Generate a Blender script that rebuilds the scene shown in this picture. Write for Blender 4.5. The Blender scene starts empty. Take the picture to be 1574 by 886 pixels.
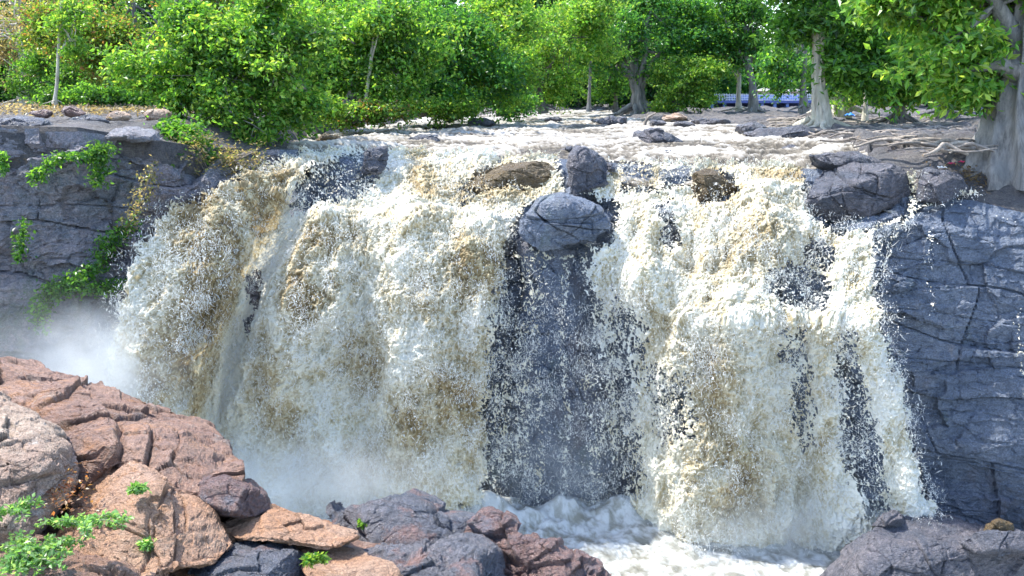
import bpy, math, random
import numpy as np
from mathutils import Vector

random.seed(7)
RNG = np.random.default_rng(7)
SC = bpy.context.scene
COL = SC.collection
rad = math.radians

# ------------------------------------------------------------------ camera, sky, sun, exposure
F = 1363.0                                   # focal length in photograph pixels (1574 wide)
EYE = np.array([0.0, 0.0, 2.0])
PITCH = rad(12.53)
cam = bpy.data.cameras.new('camera'); camo = bpy.data.objects.new('camera', cam); COL.objects.link(camo)
camo.location = EYE; camo.rotation_euler = (rad(90) - PITCH, 0, 0)
cam.sensor_width = 36; cam.lens = F / 1574 * 36; cam.clip_end = 2000
SC.camera = camo

SUN_EL, SUN_AZ = 58.0, -74.0                 # azimuth from +Y, clockwise; the sun stands behind the falls, to the left
w = bpy.data.worlds.new('World'); SC.world = w; w.use_nodes = True
nt = w.node_tree; sky = nt.nodes.new('ShaderNodeTexSky'); sky.sky_type = 'NISHITA'; sky.sun_disc = False
sky.sun_elevation = rad(SUN_EL); sky.sun_rotation = rad(SUN_AZ); sky.dust_density = 1.0
nt.links.new(sky.outputs[0], nt.nodes['Background'].inputs[0]); nt.nodes['Background'].inputs[1].default_value = 0.15
sd = bpy.data.lights.new('sun', 'SUN'); sd.energy = 2.7; sd.angle = rad(0.5); sd.color = (1.0, 0.95, 0.86)
so = bpy.data.objects.new('sun', sd); COL.objects.link(so)
sdir = Vector((math.sin(rad(SUN_AZ)) * math.cos(rad(SUN_EL)), math.cos(rad(SUN_AZ)) * math.cos(rad(SUN_EL)), math.sin(rad(SUN_EL))))
so.rotation_euler = sdir.to_track_quat('Z', 'Y').to_euler(); so.location = sdir * 60
SC.view_settings.view_transform = 'Standard'; SC.view_settings.look = 'None'
SC.view_settings.exposure = 1.9; SC.view_settings.gamma = 1.0
cy = SC.cycles
cy.max_bounces = 6; cy.diffuse_bounces = 3; cy.glossy_bounces = 2; cy.transmission_bounces = 4
cy.transparent_max_bounces = 6; cy.volume_bounces = 2; cy.use_denoising = True
cy.sample_clamp_indirect = 4.0

# ------------------------------------------------------------------ pixel <-> world
FW = np.array([0, math.cos(PITCH), -math.sin(PITCH)]); UP = np.array([0, math.sin(PITCH), math.cos(PITCH)])
def at(px, py, D):
    """world point seen at photograph pixel (px, py) on the plane Y = D"""
    px, py, D = np.broadcast_arrays(np.asarray(px, float), np.asarray(py, float), np.asarray(D, float))
    a = (px - 787) / F; b = (443 - py) / F
    dy = FW[1] + b * UP[1]; t = D / dy
    return np.stack([a * t, D, EYE[2] + (FW[2] + b * UP[2]) * t], -1)
def proj(P):
    d = P - EYE
    z = d @ FW
    return 787 + F * d[..., 0] / z, 443 - F * (d @ UP) / z
def atz(px, py, z):
    a = (px - 787) / F; b = (443 - py) / F
    t = (z - EYE[2]) / (FW[2] + b * UP[2])
    return np.array([a * t, (FW[1] + b * UP[1]) * t, z])
def row_of(D, z):
    return proj(np.stack([np.zeros_like(D), D, z], -1))[1]

# ------------------------------------------------------------------ noise
_perm = {}
def _tab(seed):
    if seed not in _perm:
        r = np.random.default_rng(1000 + seed)
        p = r.permutation(256); p = np.concatenate([p, p, p])
        g = r.normal(size=(256, 3)).astype(np.float32); g /= np.linalg.norm(g, axis=1, keepdims=True)
        _perm[seed] = (p, g)
    return _perm[seed]
def pn(P, seed=0):
    """gradient noise, about -1..1"""
    p, g = _tab(seed)
    P = np.asarray(P, np.float32); sh = P.shape[:-1]; P = P.reshape(-1, 3)
    fl = np.floor(P); i = fl.astype(np.int32) & 255; f = P - fl
    u = f * f * f * (f * (f * 6 - 15) + 10)
    out = 0
    for dx in (0, 1):
        hx = p[(i[:, 0] + dx) & 255]; wx = u[:, 0] if dx else 1 - u[:, 0]
        for dy in (0, 1):
            hy = p[hx + ((i[:, 1] + dy) & 255)]; wy = u[:, 1] if dy else 1 - u[:, 1]
            for dz in (0, 1):
                h = p[hy + ((i[:, 2] + dz) & 255)]; wz = u[:, 2] if dz else 1 - u[:, 2]
                gg = g[h]
                dot = gg[:, 0] * (f[:, 0] - dx) + gg[:, 1] * (f[:, 1] - dy) + gg[:, 2] * (f[:, 2] - dz)
                out = out + wx * wy * wz * dot
    return (out * 1.5).reshape(sh)
def fbm(P, octs=4, seed=0, gain=0.5):
    s = 0; a = 1; n = 0
    for k in range(octs):
        s = s + a * pn(P * 2 ** k, seed + k); n += a; a *= gain
    return s / n
def worley(P, seed=0):
    """F1, F2, random triple of the nearest cell, offset to its centre"""
    P = np.asarray(P, np.float32); sh = P.shape[:-1]; P = P.reshape(-1, 3); N = len(P)
    p, g = _tab(50 + seed)
    r = np.random.default_rng(seed + 5).random((256, 3)).astype(np.float32)
    fl = np.floor(P).astype(np.int32)
    F1 = np.full(N, 9., np.float32); F2 = np.full(N, 9., np.float32); ID = np.zeros(N, np.int32); OFF = np.zeros((N, 3), np.float32)
    for dx in (-1, 0, 1):
        for dy in (-1, 0, 1):
            for dz in (-1, 0, 1):
                c = fl + np.array([dx, dy, dz])
                h = p[p[p[c[:, 0] & 255] + (c[:, 1] & 255)] + (c[:, 2] & 255)]
                o = P - (c + r[h]); d = np.einsum('ij,ij->i', o, o)
                m = d < F1
                F2 = np.where(m, F1, np.minimum(F2, d)); F1 = np.where(m, d, F1); ID = np.where(m, h, ID)
                OFF[m] = o[m]
    g2 = g[ID]
    return np.sqrt(F1).reshape(sh), np.sqrt(F2).reshape(sh), ID.reshape(sh), (OFF * g2).sum(1).reshape(sh)
def sst(a, b, x):
    t = np.clip((x - a) / (b - a), 0, 1); return t * t * (3 - 2 * t)
def facets(P, size, seed=0, stretch=(1, 1, 1), crack=0.05):
    """angular broken-rock relief: tilted blocks of about `size` metres with cracks between, about -1..1 times size"""
    wv = np.stack([pn(P / size * 1.1, seed + 3), pn(P / size * 1.1 + 5, seed + 4), pn(P / size * 1.1 + 9, seed + 5)], -1)
    q = P / size / np.array(stretch) + 0.17 * wv + 0.05 * pn(P / size * 4, seed + 6)[..., None]
    f1, f2, i, t = worley(q, seed)
    off = ((i * 37) % 97) / 97.0 - 0.5
    return size * (0.45 * off + 0.55 * t - 0.16 * (1 - sst(0, crack, f2 - f1)))

def hsh(a, b, k=0):
    v = np.sin(a * 127.1 + b * 311.7 + k * 74.7) * 43758.5453; return v - np.floor(v)
def blocks(P, w, h, seed, slope=0.08, crack=0.06):
    """jointed rock: courses of blocks standing out by different amounts, straight joints between; about -1..1"""
    x = P[..., 0]; z = P[..., 2]
    zz = (z + slope * x + 0.55 * h * pn(P / (w * 1.3), seed)) / h; r = np.floor(zz); fz = zz - r
    xx = (x + 0.40 * w * pn(P / (h * 1.3), seed + 1) + 0.25 * (hsh(r, seed) - .5) * z) / (w * (0.7 + 0.8 * hsh(r, seed, 1))) + 7 * hsh(r, seed, 2); c = np.floor(xx); fx = xx - c
    o = hsh(r, c, seed); t1 = hsh(r, c, seed + 3) - 0.5; t2 = hsh(r, c, seed + 5) - 0.5
    e = np.minimum(np.minimum(fz, 1 - fz) * h, np.minimum(fx, 1 - fx) * w)
    return (o * 2 - 1) * 0.7 + 1.1 * t1 * (fx - .5) + 1.3 * t2 * (fz - .5) - 0.55 * (1 - sst(0, crack, e))

# ------------------------------------------------------------------ polygons in pixel space
def inpoly(px, py, poly):
    poly = np.asarray(poly, float); c = np.zeros(px.shape, bool); j = len(poly) - 1
    for i in range(len(poly)):
        xi, yi = poly[i]; xj, yj = poly[j]
        if yi != yj:
            c ^= ((yi > py) != (yj > py)) & (px < (xj - xi) * (py - yi) / (yj - yi) + xi)
        j = i
    return c
def sdist(px, py, poly):
    """signed distance, positive inside"""
    poly = np.asarray(poly, float); d = np.full(px.shape, 1e9)
    for i in range(len(poly)):
        a = poly[i]; b = poly[(i + 1) % len(poly)]; e = b - a
        t = np.clip(((px - a[0]) * e[0] + (py - a[1]) * e[1]) / (e @ e + 1e-9), 0, 1)
        d = np.minimum(d, np.hypot(px - a[0] - t * e[0], py - a[1] - t * e[1]))
    return np.where(inpoly(px, py, poly), d, -d)

# ------------------------------------------------------------------ mesh + objects
def mesh(name, V, Q, attrs=None, cols=None, smooth=True):
    V = np.asarray(V, np.float32).reshape(-1, 3); Q = np.asarray(Q, np.int32)
    me = bpy.data.meshes.new(name)
    me.vertices.add(len(V)); me.vertices.foreach_set('co', V.ravel())
    k = Q.shape[1]
    me.loops.add(Q.size); me.loops.foreach_set('vertex_index', Q.ravel())
    me.polygons.add(len(Q)); me.polygons.foreach_set('loop_start', np.arange(0, Q.size, k, dtype=np.int32))
    me.polygons.foreach_set('use_smooth', np.full(len(Q), smooth))
    for an, av in (attrs or {}).items():
        me.attributes.new(an, 'FLOAT', 'POINT').data.foreach_set('value', np.asarray(av, np.float32).ravel())
    if cols is not None:
        c = np.ones((len(V), 4), np.float32); c[:, :3] = cols
        me.attributes.new('tint', 'FLOAT_COLOR', 'POINT').data.foreach_set('color', c.ravel())
    me.update(calc_edges=True); me.validate()
    return me
def obj(name, me, mat, parent=None, loc=None):
    o = bpy.data.objects.new(name, me); COL.objects.link(o)
    if mat is not None and not me.materials: me.materials.append(mat)
    if parent is not None:
        o.parent = parent
        o.location = -np.array(parent.location) if loc is None else loc
    return o
def tag(o, label=None, cat=None, group=None, kind=None):
    if label: o['label'] = label
    if cat: o['category'] = cat
    if group: o['group'] = group
    if kind: o['kind'] = kind
    return o
def empty(name, loc, label, cat, group=None):
    e = bpy.data.objects.new(name, None); COL.objects.link(e); e.location = loc; e.empty_display_size = 0.3
    return tag(e, label, cat, group)
def gridfaces(ny, nx, keep=None, wrap=False):
    idx = np.arange(ny * nx).reshape(ny, nx)
    if wrap: idx = np.concatenate([idx, idx[:, :1]], 1)
    Q = np.stack([idx[1:, :-1], idx[1:, 1:], idx[:-1, 1:], idx[:-1, :-1]], -1)
    if keep is not None: Q = Q[keep]
    return Q.reshape(-1, 4)
def gnormals(P, wrap=False):
    du = np.gradient(P, axis=1); dv = np.gradient(P, axis=0)
    n = np.cross(du, dv); n /= np.linalg.norm(n, axis=-1, keepdims=True) + 1e-9
    return n
def compact(V, Q, attrs):
    used = np.zeros(len(V), bool); used[Q.ravel()] = True
    m = np.cumsum(used) - 1
    return V[used], m[Q], {k: a.ravel()[used] for k, a in attrs.items()}

class Soup:
    """collects tubes / boxes into one mesh"""
    def __init__(s): s.V = []; s.Q = []; s.n = 0
    def add(s, V, Q): s.V.append(np.asarray(V, float).reshape(-1, 3)); s.Q.append(np.asarray(Q) + s.n); s.n += len(s.V[-1]); return s
    def tube(s, pts, r, k=8, rough=0.0, seed=0, lobes=0):
        pts = np.asarray(pts, float); n = len(pts); r = np.broadcast_to(np.asarray(r, float), (n,))
        t = np.gradient(pts, axis=0); t /= np.linalg.norm(t, axis=1, keepdims=True) + 1e-9
        ref = np.array([0.9, 0.3, 0.1]) if abs(t[0][2]) > 0.6 else np.array([0, 0.1, 1.0])
        u = np.cross(t, ref); u /= np.linalg.norm(u, axis=1, keepdims=True) + 1e-9
        v = np.cross(t, u)
        a = np.linspace(0, 2 * np.pi, k, endpoint=False)
        ring = pts[:, None] + r[:, None, None] * (np.cos(a)[None, :, None] * u[:, None] + np.sin(a)[None, :, None] * v[:, None])
        if rough:
            rr = fbm(ring / (r.max() * 1.2) * np.array([1, 1, 0.35]), 4, seed)
            if lobes: rr = rr - 0.8 * np.abs(np.sin(a * lobes / 2 + 3 * pn(ring / (r.max() * 3), seed + 9)))[:, :] + .4
            ring = pts[:, None] + (ring - pts[:, None]) * (1 + rough * rr)[..., None]
        s.add(ring, gridfaces(n, k, wrap=True))
        return s
    def box(s, c, d, rz=0):
        x, y, z = np.array(d) / 2
        V = np.array([[-x, -y, -z], [x, -y, -z], [x, y, -z], [-x, y, -z], [-x, -y, z], [x, -y, z], [x, y, z], [-x, y, z]])
        if rz:
            cc, ss = math.cos(rz), math.sin(rz); V = V @ np.array([[cc, ss, 0], [-ss, cc, 0], [0, 0, 1]])
        return s.add(V + np.array(c), np.array([[0, 3, 2, 1], [4, 5, 6, 7], [0, 1, 5, 4], [1, 2, 6, 5], [2, 3, 7, 6], [3, 0, 4, 7]]))
    def build(s, name, mat, parent=None, smooth=True):
        return obj(name, mesh(name, np.concatenate(s.V), np.concatenate(s.Q), smooth=smooth), mat, parent)

# ------------------------------------------------------------------ materials
def new_mat(name):
    m = bpy.data.materials.new(name); m.use_nodes = True
    m.node_tree.nodes.clear(); return m, m.node_tree
class NB:
    def __init__(s, nt): s.nt = nt; s.tc = nt.nodes.new('ShaderNodeNewGeometry')
    def n(s, t, **k):
        x = s.nt.nodes.new(t)
        for a, b in k.items(): setattr(x, a, b)
        return x
    def l(s, a, b): s.nt.links.new(a, b)
    def pos(s, sc=(1, 1, 1), rot=(0, 0, 0)):
        m = s.n('ShaderNodeMapping'); m.inputs['Scale'].default_value = sc; m.inputs['Rotation'].default_value = rot
        s.l(s.tc.outputs['Position'], m.inputs['Vector']); return m.outputs[0]
    def noise(s, scale, detail=6, rough=0.6, sc=(1, 1, 1), rot=(0, 0, 0), dist=0.0):
        x = s.n('ShaderNodeTexNoise'); x.inputs['Scale'].default_value = scale; x.inputs['Detail'].default_value = detail
        x.inputs['Roughness'].default_value = rough; x.inputs['Distortion'].default_value = dist
        s.l(s.pos(sc, rot), x.inputs['Vector']); return x.outputs['Fac']
    def voro(s, scale, feature='DISTANCE_TO_EDGE', sc=(1, 1, 1), rot=(0, 0, 0)):
        x = s.n('ShaderNodeTexVoronoi'); x.feature = feature; x.inputs['Scale'].default_value = scale
        mp = s.pos(sc, rot); nz = s.n('ShaderNodeTexNoise'); nz.inputs['Scale'].default_value = scale * 1.5; s.l(mp, nz.inputs['Vector'])
        ad = s.n('ShaderNodeMixRGB'); ad.blend_type = 'LINEAR_LIGHT'; ad.inputs[0].default_value = 0.25 / scale
        s.l(mp, ad.inputs[1]); s.l(nz.outputs['Color'], ad.inputs[2]); s.l(ad.outputs[0], x.inputs['Vector'])
        return x.outputs[0]
    def ramp(s, fac, stops):
        r = s.n('ShaderNodeValToRGB'); el = r.color_ramp.elements
        while len(el) < len(stops): el.new(0.5)
        for e, (p, c) in zip(el, stops): e.position = p; e.color = (c, c, c, 1) if isinstance(c, (int, float)) else (*c, 1)
        s.l(fac, r.inputs[0]); return r.outputs[0]
    def mix(s, f, a, b, mode='MIX'):
        x = s.n('ShaderNodeMixRGB'); x.blend_type = mode
        for i, v in ((0, f), (1, a), (2, b)):
            if hasattr(v, 'is_linked'): s.l(v, x.inputs[i])
            elif i == 0: x.inputs[0].default_value = v
            else: x.inputs[i].default_value = (v, v, v, 1) if isinstance(v, (int, float)) else (*v, 1)
        return x.outputs[0]
    def bump(s, h, st=0.5, d=0.1, nrm=None):
        b = s.n('ShaderNodeBump'); b.inputs['Strength'].default_value = st; b.inputs['Distance'].default_value = d
        s.l(h, b.inputs['Height'])
        if nrm is not None: s.l(nrm, b.inputs['Normal'])
        return b.outputs[0]
    def principled(s, col, rough, nrm=None, spec=0.5):
        p = s.n('ShaderNodeBsdfPrincipled')
        if hasattr(col, 'is_linked'): s.l(col, p.inputs['Base Color'])
        else: p.inputs['Base Color'].default_value = (*col, 1)
        if hasattr(rough, 'is_linked'): s.l(rough, p.inputs['Roughness'])
        else: p.inputs['Roughness'].default_value = rough
        p.inputs['Specular IOR Level'].default_value = spec
        if nrm is not None: s.l(nrm, p.inputs['Normal'])
        return p.outputs[0]
    def out(s, sh):
        o = s.n('ShaderNodeOutputMaterial'); s.l(sh, o.inputs['Surface'])

def rock_mat(name, a, b, c, stain=None, rough=0.75, scale=1.0, crack=1.0, strata=1.0, wet=0.0):
    m, nt = new_mat(name); g = NB(nt)
    n1 = g.noise(0.55 * scale, 8, 0.65, dist=0.4); n2 = g.noise(5 * scale, 8, 0.7); n3 = g.noise(22 * scale, 5, 0.7)
    col = g.mix(g.ramp(n1, [(0.38, 0.0), (0.6, 1.0)]), a, b)
    col = g.mix(g.ramp(n2, [(0.42, 0.0), (0.68, 0.85)]), col, c)
    if stain:
        for k, (sc, colr, lo) in enumerate(stain):
            f = g.ramp(g.noise(sc, 7, 0.7, sc=(1, 1, 0.55), rot=(k, 2 * k, k)), [(lo, 0.0), (lo + 0.12, 0.9)])
            col = g.mix(f, col, colr)
    v = g.voro(0.8 * scale, sc=(1, 1, 1.7)); v2 = g.voro(3.1 * scale, sc=(1, 1, 1.5), rot=(0.3, 0.2, 0))
    cr = g.mix(1.0, g.ramp(v, [(0.0, 0.0), (0.02, 1.0)]), g.ramp(v2, [(0.0, 0.35), (0.03, 1.0)]), 'MULTIPLY')
    col = g.mix(0.7 * crack, col, g.mix(1.0, col, cr, 'MULTIPLY'))
    sp = g.ramp(n3, [(0.35, 0.45), (0.7, 1.5)]); col = g.mix(0.8, col, g.mix(1.0, col, sp, 'MULTIPLY'))
    h = g.mix(0.5, n2, n3); h = g.mix(0.4 * crack, h, cr, 'MULTIPLY')
    nr = g.bump(h, 1.0, 0.14 / scale)
    nr = g.bump(g.noise(2.2 * scale, 8, 0.75, sc=(1, 1, 2.2 * strata)), 0.8, 0.35 / scale, nr)
    rg = g.ramp(n2, [(0.35, rough - 0.25 - wet * 0.2), (0.7, rough)])
    g.out(g.principled(col, rg, nr, 0.5)); return m

M = {}
M['cliff_mauve'] = rock_mat('mauve grey cliff rock', (0.27, 0.28, 0.32), (0.42, 0.355, 0.37), (0.17, 0.20, 0.25),
                            stain=[(0.5, (0.14, 0.19, 0.13), 0.55), (1.1, (0.40, 0.37, 0.36), 0.64), (0.7, (0.12, 0.15, 0.22), 0.56)], rough=0.8, crack=0.35)
M['cliff_blue'] = rock_mat('blue grey wet rock', (0.17, 0.215, 0.30), (0.28, 0.32, 0.40), (0.10, 0.135, 0.205),
                           stain=[(0.5, (0.15, 0.21, 0.18), 0.57), (1.3, (0.33, 0.31, 0.32), 0.62), (0.35, (0.21, 0.20, 0.23), 0.55)], rough=0.6, crack=0.3, wet=0.5)  # rock colour tinted bluer to carry the blue cast of shade
M['boulder'] = rock_mat('dark boulder rock', (0.12, 0.135, 0.175), (0.23, 0.215, 0.24), (0.06, 0.07, 0.095), stain=[(1.0, (0.33, 0.30, 0.31), 0.60)], rough=0.5, scale=1.4, crack=0.5, wet=0.3)
M['boulder_brown'] = rock_mat('algae brown wet rock', (0.16, 0.11, 0.055), (0.22, 0.16, 0.08), (0.09, 0.07, 0.05), rough=0.5, scale=1.6, crack=0.2, wet=0.6)
M['rock_pink'] = rock_mat('pink brown foreground rock', (0.55, 0.30, 0.17), (0.60, 0.39, 0.27), (0.33, 0.19, 0.13),
                          stain=[(1.2, (0.58, 0.27, 0.10), 0.52), (0.9, (0.20, 0.14, 0.14), 0.60), (2.2, (0.52, 0.42, 0.34), 0.62)], rough=0.6, scale=2.0, crack=0.4, wet=0.3)
M['rock_brown'] = rock_mat('brown slab rock', (0.34, 0.19, 0.135), (0.46, 0.28, 0.20), (0.17, 0.11, 0.095),
                          stain=[(1.1, (0.50, 0.24, 0.10), 0.54), (0.9, (0.17, 0.14, 0.14), 0.56), (1.7, (0.62, 0.50, 0.42), 0.60)], rough=0.55, scale=2.0, crack=0.4, wet=0.3)  # dark blotches among the mottling also stand in for shade on the slab's end
M['rock_orange'] = rock_mat('orange foreground rock', (0.54, 0.29, 0.16), (0.54, 0.36, 0.25), (0.32, 0.19, 0.13),
                            stain=[(1.6, (0.50, 0.36, 0.27), 0.60), (1.0, (0.26, 0.15, 0.13), 0.62)], rough=0.75, scale=2.2, crack=0.5)
M['rock_pale'] = rock_mat('pale lichen rock', (0.50, 0.34, 0.26), (0.58, 0.46, 0.36), (0.36, 0.25, 0.19),
                          stain=[(2.0, (0.78, 0.75, 0.70), 0.58), (1.4, (0.40, 0.22, 0.14), 0.60)], rough=0.8, scale=2.0, crack=0.5)
M['rock_slate'] = rock_mat('blue slate foreground rock', (0.11, 0.13, 0.17), (0.21, 0.20, 0.22), (0.06, 0.07, 0.09),
                           stain=[(1.8, (0.30, 0.17, 0.14), 0.54), (2.6, (0.38, 0.36, 0.36), 0.66)], rough=0.5, scale=2.2, crack=0.4, wet=0.5)
M['rock_red'] = rock_mat('dark red foreground rock', (0.20, 0.12, 0.11), (0.31, 0.20, 0.175), (0.10, 0.08, 0.09),
                         stain=[(1.5, (0.16, 0.17, 0.21), 0.55), (2.6, (0.48, 0.42, 0.40), 0.66)], rough=0.5, scale=2.4, crack=0.4, wet=0.5)
M['bank'] = rock_mat('dry river bank', (0.12, 0.12, 0.13), (0.21, 0.19, 0.18), (0.06, 0.065, 0.08),
                     stain=[(0.8, (0.13, 0.12, 0.14), 0.54), (3.0, (0.40, 0.27, 0.14), 0.60)], rough=0.9, scale=1.2, crack=0.3, strata=2.0)

def bark_mat(name, a, b, c):
    m, nt = new_mat(name); g = NB(nt)
    n1 = g.noise(4, 7, 0.7, sc=(1, 1, 0.22)); n2 = g.noise(1.3, 5, 0.6)
    col = g.mix(g.ramp(n1, [(0.38, 0.0), (0.62, 1.0)]), a, b); col = g.mix(g.ramp(n2, [(0.45, 0), (0.65, 0.8)]), col, c)
    g.out(g.principled(col, 0.9, g.bump(n1, 0.9, 0.12), 0.2)); return m
M['bark_grey'] = bark_mat('grey bark', (0.12, 0.115, 0.11), (0.32, 0.30, 0.28), (0.20, 0.205, 0.21))
M['bark_pale'] = bark_mat('pale bark', (0.32, 0.29, 0.24), (0.62, 0.57, 0.48), (0.45, 0.44, 0.34))
M['bark_dark'] = bark_mat('dark bark', (0.08, 0.075, 0.08), (0.20, 0.18, 0.16), (0.13, 0.135, 0.13))

def leaf_mat():
    m, nt = new_mat('leaf'); g = NB(nt)
    at_ = g.n('ShaderNodeAttribute'); at_.attribute_name = 'tint'
    d = g.n('ShaderNodeBsdfDiffuse'); t = g.n('ShaderNodeBsdfTranslucent'); gl = g.n('ShaderNodeBsdfGlossy'); gl.inputs['Roughness'].default_value = 0.35
    g.l(at_.outputs['Color'], d.inputs[0])
    tc = g.mix(1.0, at_.outputs['Color'], (1.75, 1.6, 0.7), 'MULTIPLY'); g.l(tc, t.inputs[0]); gl.inputs[0].default_value = (0.9, 0.95, 0.9, 1)
    a = g.n('ShaderNodeMixShader'); a.inputs[0].default_value = 0.58; g.l(d.outputs[0], a.inputs[1]); g.l(t.outputs[0], a.inputs[2])
    b = g.n('ShaderNodeMixShader'); b.inputs[0].default_value = 0.025; g.l(a.outputs[0], b.inputs[1]); g.l(gl.outputs[0], b.inputs[2])
    g.out(b.outputs[0]); return m
M['leaf'] = leaf_mat()

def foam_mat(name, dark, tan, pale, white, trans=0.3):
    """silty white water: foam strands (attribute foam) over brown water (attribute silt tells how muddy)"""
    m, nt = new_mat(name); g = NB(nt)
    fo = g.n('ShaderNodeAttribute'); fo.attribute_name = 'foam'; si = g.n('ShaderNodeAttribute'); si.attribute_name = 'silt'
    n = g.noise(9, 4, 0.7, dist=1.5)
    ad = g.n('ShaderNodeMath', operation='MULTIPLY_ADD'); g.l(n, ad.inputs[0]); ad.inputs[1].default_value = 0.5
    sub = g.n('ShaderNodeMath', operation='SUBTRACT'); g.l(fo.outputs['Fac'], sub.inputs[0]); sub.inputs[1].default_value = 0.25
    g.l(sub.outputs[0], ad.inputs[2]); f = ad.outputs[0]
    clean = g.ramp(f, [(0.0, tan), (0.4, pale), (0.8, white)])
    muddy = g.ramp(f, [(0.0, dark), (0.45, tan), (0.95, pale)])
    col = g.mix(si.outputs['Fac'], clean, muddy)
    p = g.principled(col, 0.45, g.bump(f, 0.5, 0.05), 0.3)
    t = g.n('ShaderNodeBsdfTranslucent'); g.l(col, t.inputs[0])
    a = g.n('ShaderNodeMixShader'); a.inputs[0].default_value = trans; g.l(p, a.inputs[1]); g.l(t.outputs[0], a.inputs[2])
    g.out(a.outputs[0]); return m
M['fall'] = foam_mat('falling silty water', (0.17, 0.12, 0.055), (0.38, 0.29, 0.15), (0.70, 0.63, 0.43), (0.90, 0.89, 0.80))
M['river'] = foam_mat('river rapids water', (0.05, 0.05, 0.05), (0.16, 0.135, 0.10), (0.42, 0.38, 0.32), (0.78, 0.77, 0.75))
M['pool'] = foam_mat('churned pool water', (0.17, 0.16, 0.12), (0.30, 0.30, 0.26), (0.48, 0.50, 0.49), (0.66, 0.69, 0.70))
m, nt_ = new_mat('white spray'); g_ = NB(nt_)
d_ = g_.n('ShaderNodeBsdfDiffuse'); d_.inputs[0].default_value = (0.88, 0.89, 0.87, 1); t_ = g_.n('ShaderNodeBsdfTranslucent'); t_.inputs[0].default_value = (0.88, 0.89, 0.87, 1)
a_ = g_.n('ShaderNodeMixShader'); a_.inputs[0].default_value = 0.4; g_.l(d_.outputs[0], a_.inputs[1]); g_.l(t_.outputs[0], a_.inputs[2]); g_.out(a_.outputs[0])
M['spray'] = m
def flat_mat(name, c, rough=0.6, var=0.25):
    m, nt = new_mat(name); g = NB(nt)
    n = g.noise(6, 5, 0.6); col = g.mix(g.ramp(n, [(0.3, 0.0), (0.7, 1.0)]), tuple(x * (1 - var) for x in c), tuple(min(1, x * (1 + var)) for x in c))
    g.out(g.principled(col, rough, g.bump(n, 0.2, 0.02))); return m
M['blue_wall'] = flat_mat('blue painted masonry', (0.07, 0.10, 0.30)); M['blue_pale'] = flat_mat('pale blue paint', (0.16, 0.25, 0.60))
M['rail'] = flat_mat('white rail paint', (0.62, 0.66, 0.75), 0.4); M['dark_rail'] = flat_mat('dark blue rail paint', (0.05, 0.07, 0.14), 0.4)
M['green_panel'] = flat_mat('green painted sheet', (0.12, 0.42, 0.08)); M['cream'] = flat_mat('cream plaster', (0.6, 0.52, 0.42)); M['roof'] = flat_mat('dull roof sheet', (0.30, 0.30, 0.33))
M['red_cloth'] = flat_mat('red cloth', (0.6, 0.03, 0.12)); M['blue_cloth'] = flat_mat('blue plastic', (0.03, 0.2, 0.65)); M['white_cloth'] = flat_mat('white plastic', (0.75, 0.75, 0.75))
M['dead_wood'] = bark_mat('dead wood', (0.16, 0.14, 0.13), (0.40, 0.35, 0.30), (0.24, 0.21, 0.19))

# ------------------------------------------------------------------ the cliff: a table of (photograph row, distance) down each column
POOL_Z = -12.0
#  px :   lip          ledge back     ledge front    middle        foot distance
CT = {
 -600: [(196, 24.0), (222, 23.8), (330, 23.6), (480, 23.4), 23.2],
    0: [(193, 27.0), (218, 26.8), (330, 26.5), (480, 26.3), 26.0],
  120: [(196, 27.4), (222, 27.0), (330, 26.8), (480, 26.6), 26.3],
  230: [(214, 28.2), (250, 27.8), (330, 27.8), (480, 27.6), 27.4],
  310: [(226, 30.0), (290, 29.0), (345, 28.7), (480, 28.6), 28.4],
  400: [(229, 32.0), (290, 30.6), (360, 29.4), (480, 29.0), 28.8],
  480: [(231, 33.2), (318, 30.6), (338, 29.6), (480, 29.0), 28.8],
  600: [(232, 33.6), (316, 30.8), (338, 29.4), (480, 28.9), 28.7],
  720: [(236, 33.4), (312, 30.8), (338, 29.4), (480, 28.9), 28.8],
  800: [(242, 32.8), (310, 30.8), (345, 29.6), (480, 29.3), 29.2],
  870: [(245, 32.4), (305, 30.8), (345, 29.8), (480, 29.5), 29.4],
  950: [(248, 32.0), (300, 30.8), (335, 29.8), (480, 29.3), 29.1],
 1060: [(252, 31.6), (298, 30.4), (322, 29.2), (480, 28.2), 28.2],
 1180: [(256, 31.0), (300, 29.8), (320, 28.8), (480, 27.8), 27.9],
 1260: [(262, 30.2), (325, 28.8), (345, 28.4), (480, 27.6), 27.5],
 1340: [(285, 29.0), (338, 27.7), (358, 27.3), (480, 27.0), 26.9],
 1420: [(302, 28.0), (324, 27.4), (352, 26.9), (480, 26.6), 26.4],
 1500: [(308, 27.6), (326, 27.1), (365, 26.6), (480, 26.3), 26.1],
 1574: [(326, 26.9), (346, 26.4), (400, 26.0), (480, 26.0), 25.7],
 2200: [(350, 25.0), (380, 24.6), (410, 24.3), (480, 24.0), 23.6],
}
KX = np.array(sorted(CT), float)
_R = np.zeros((len(KX), 6)); _D = np.zeros((len(KX), 6))
for i, k in enumerate(sorted(CT)):
    c = CT[k]
    for j in range(4): _R[i, j], _D[i, j] = c[j]
    _D[i, 5] = c[4]; _R[i, 5] = row_of(np.array([c[4]]), np.array([POOL_Z - 1.0]))[0]
    _D[i, 4] = c[4] + 0.1; _R[i, 4] = 0.5 * (_R[i, 3] + _R[i, 5])
def colinterp(u):
    R = np.stack([np.interp(u, KX, _R[:, j]) for j in range(6)], -1); D = np.stack([np.interp(u, KX, _D[:, j]) for j in range(6)], -1)
    return R, D
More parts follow.
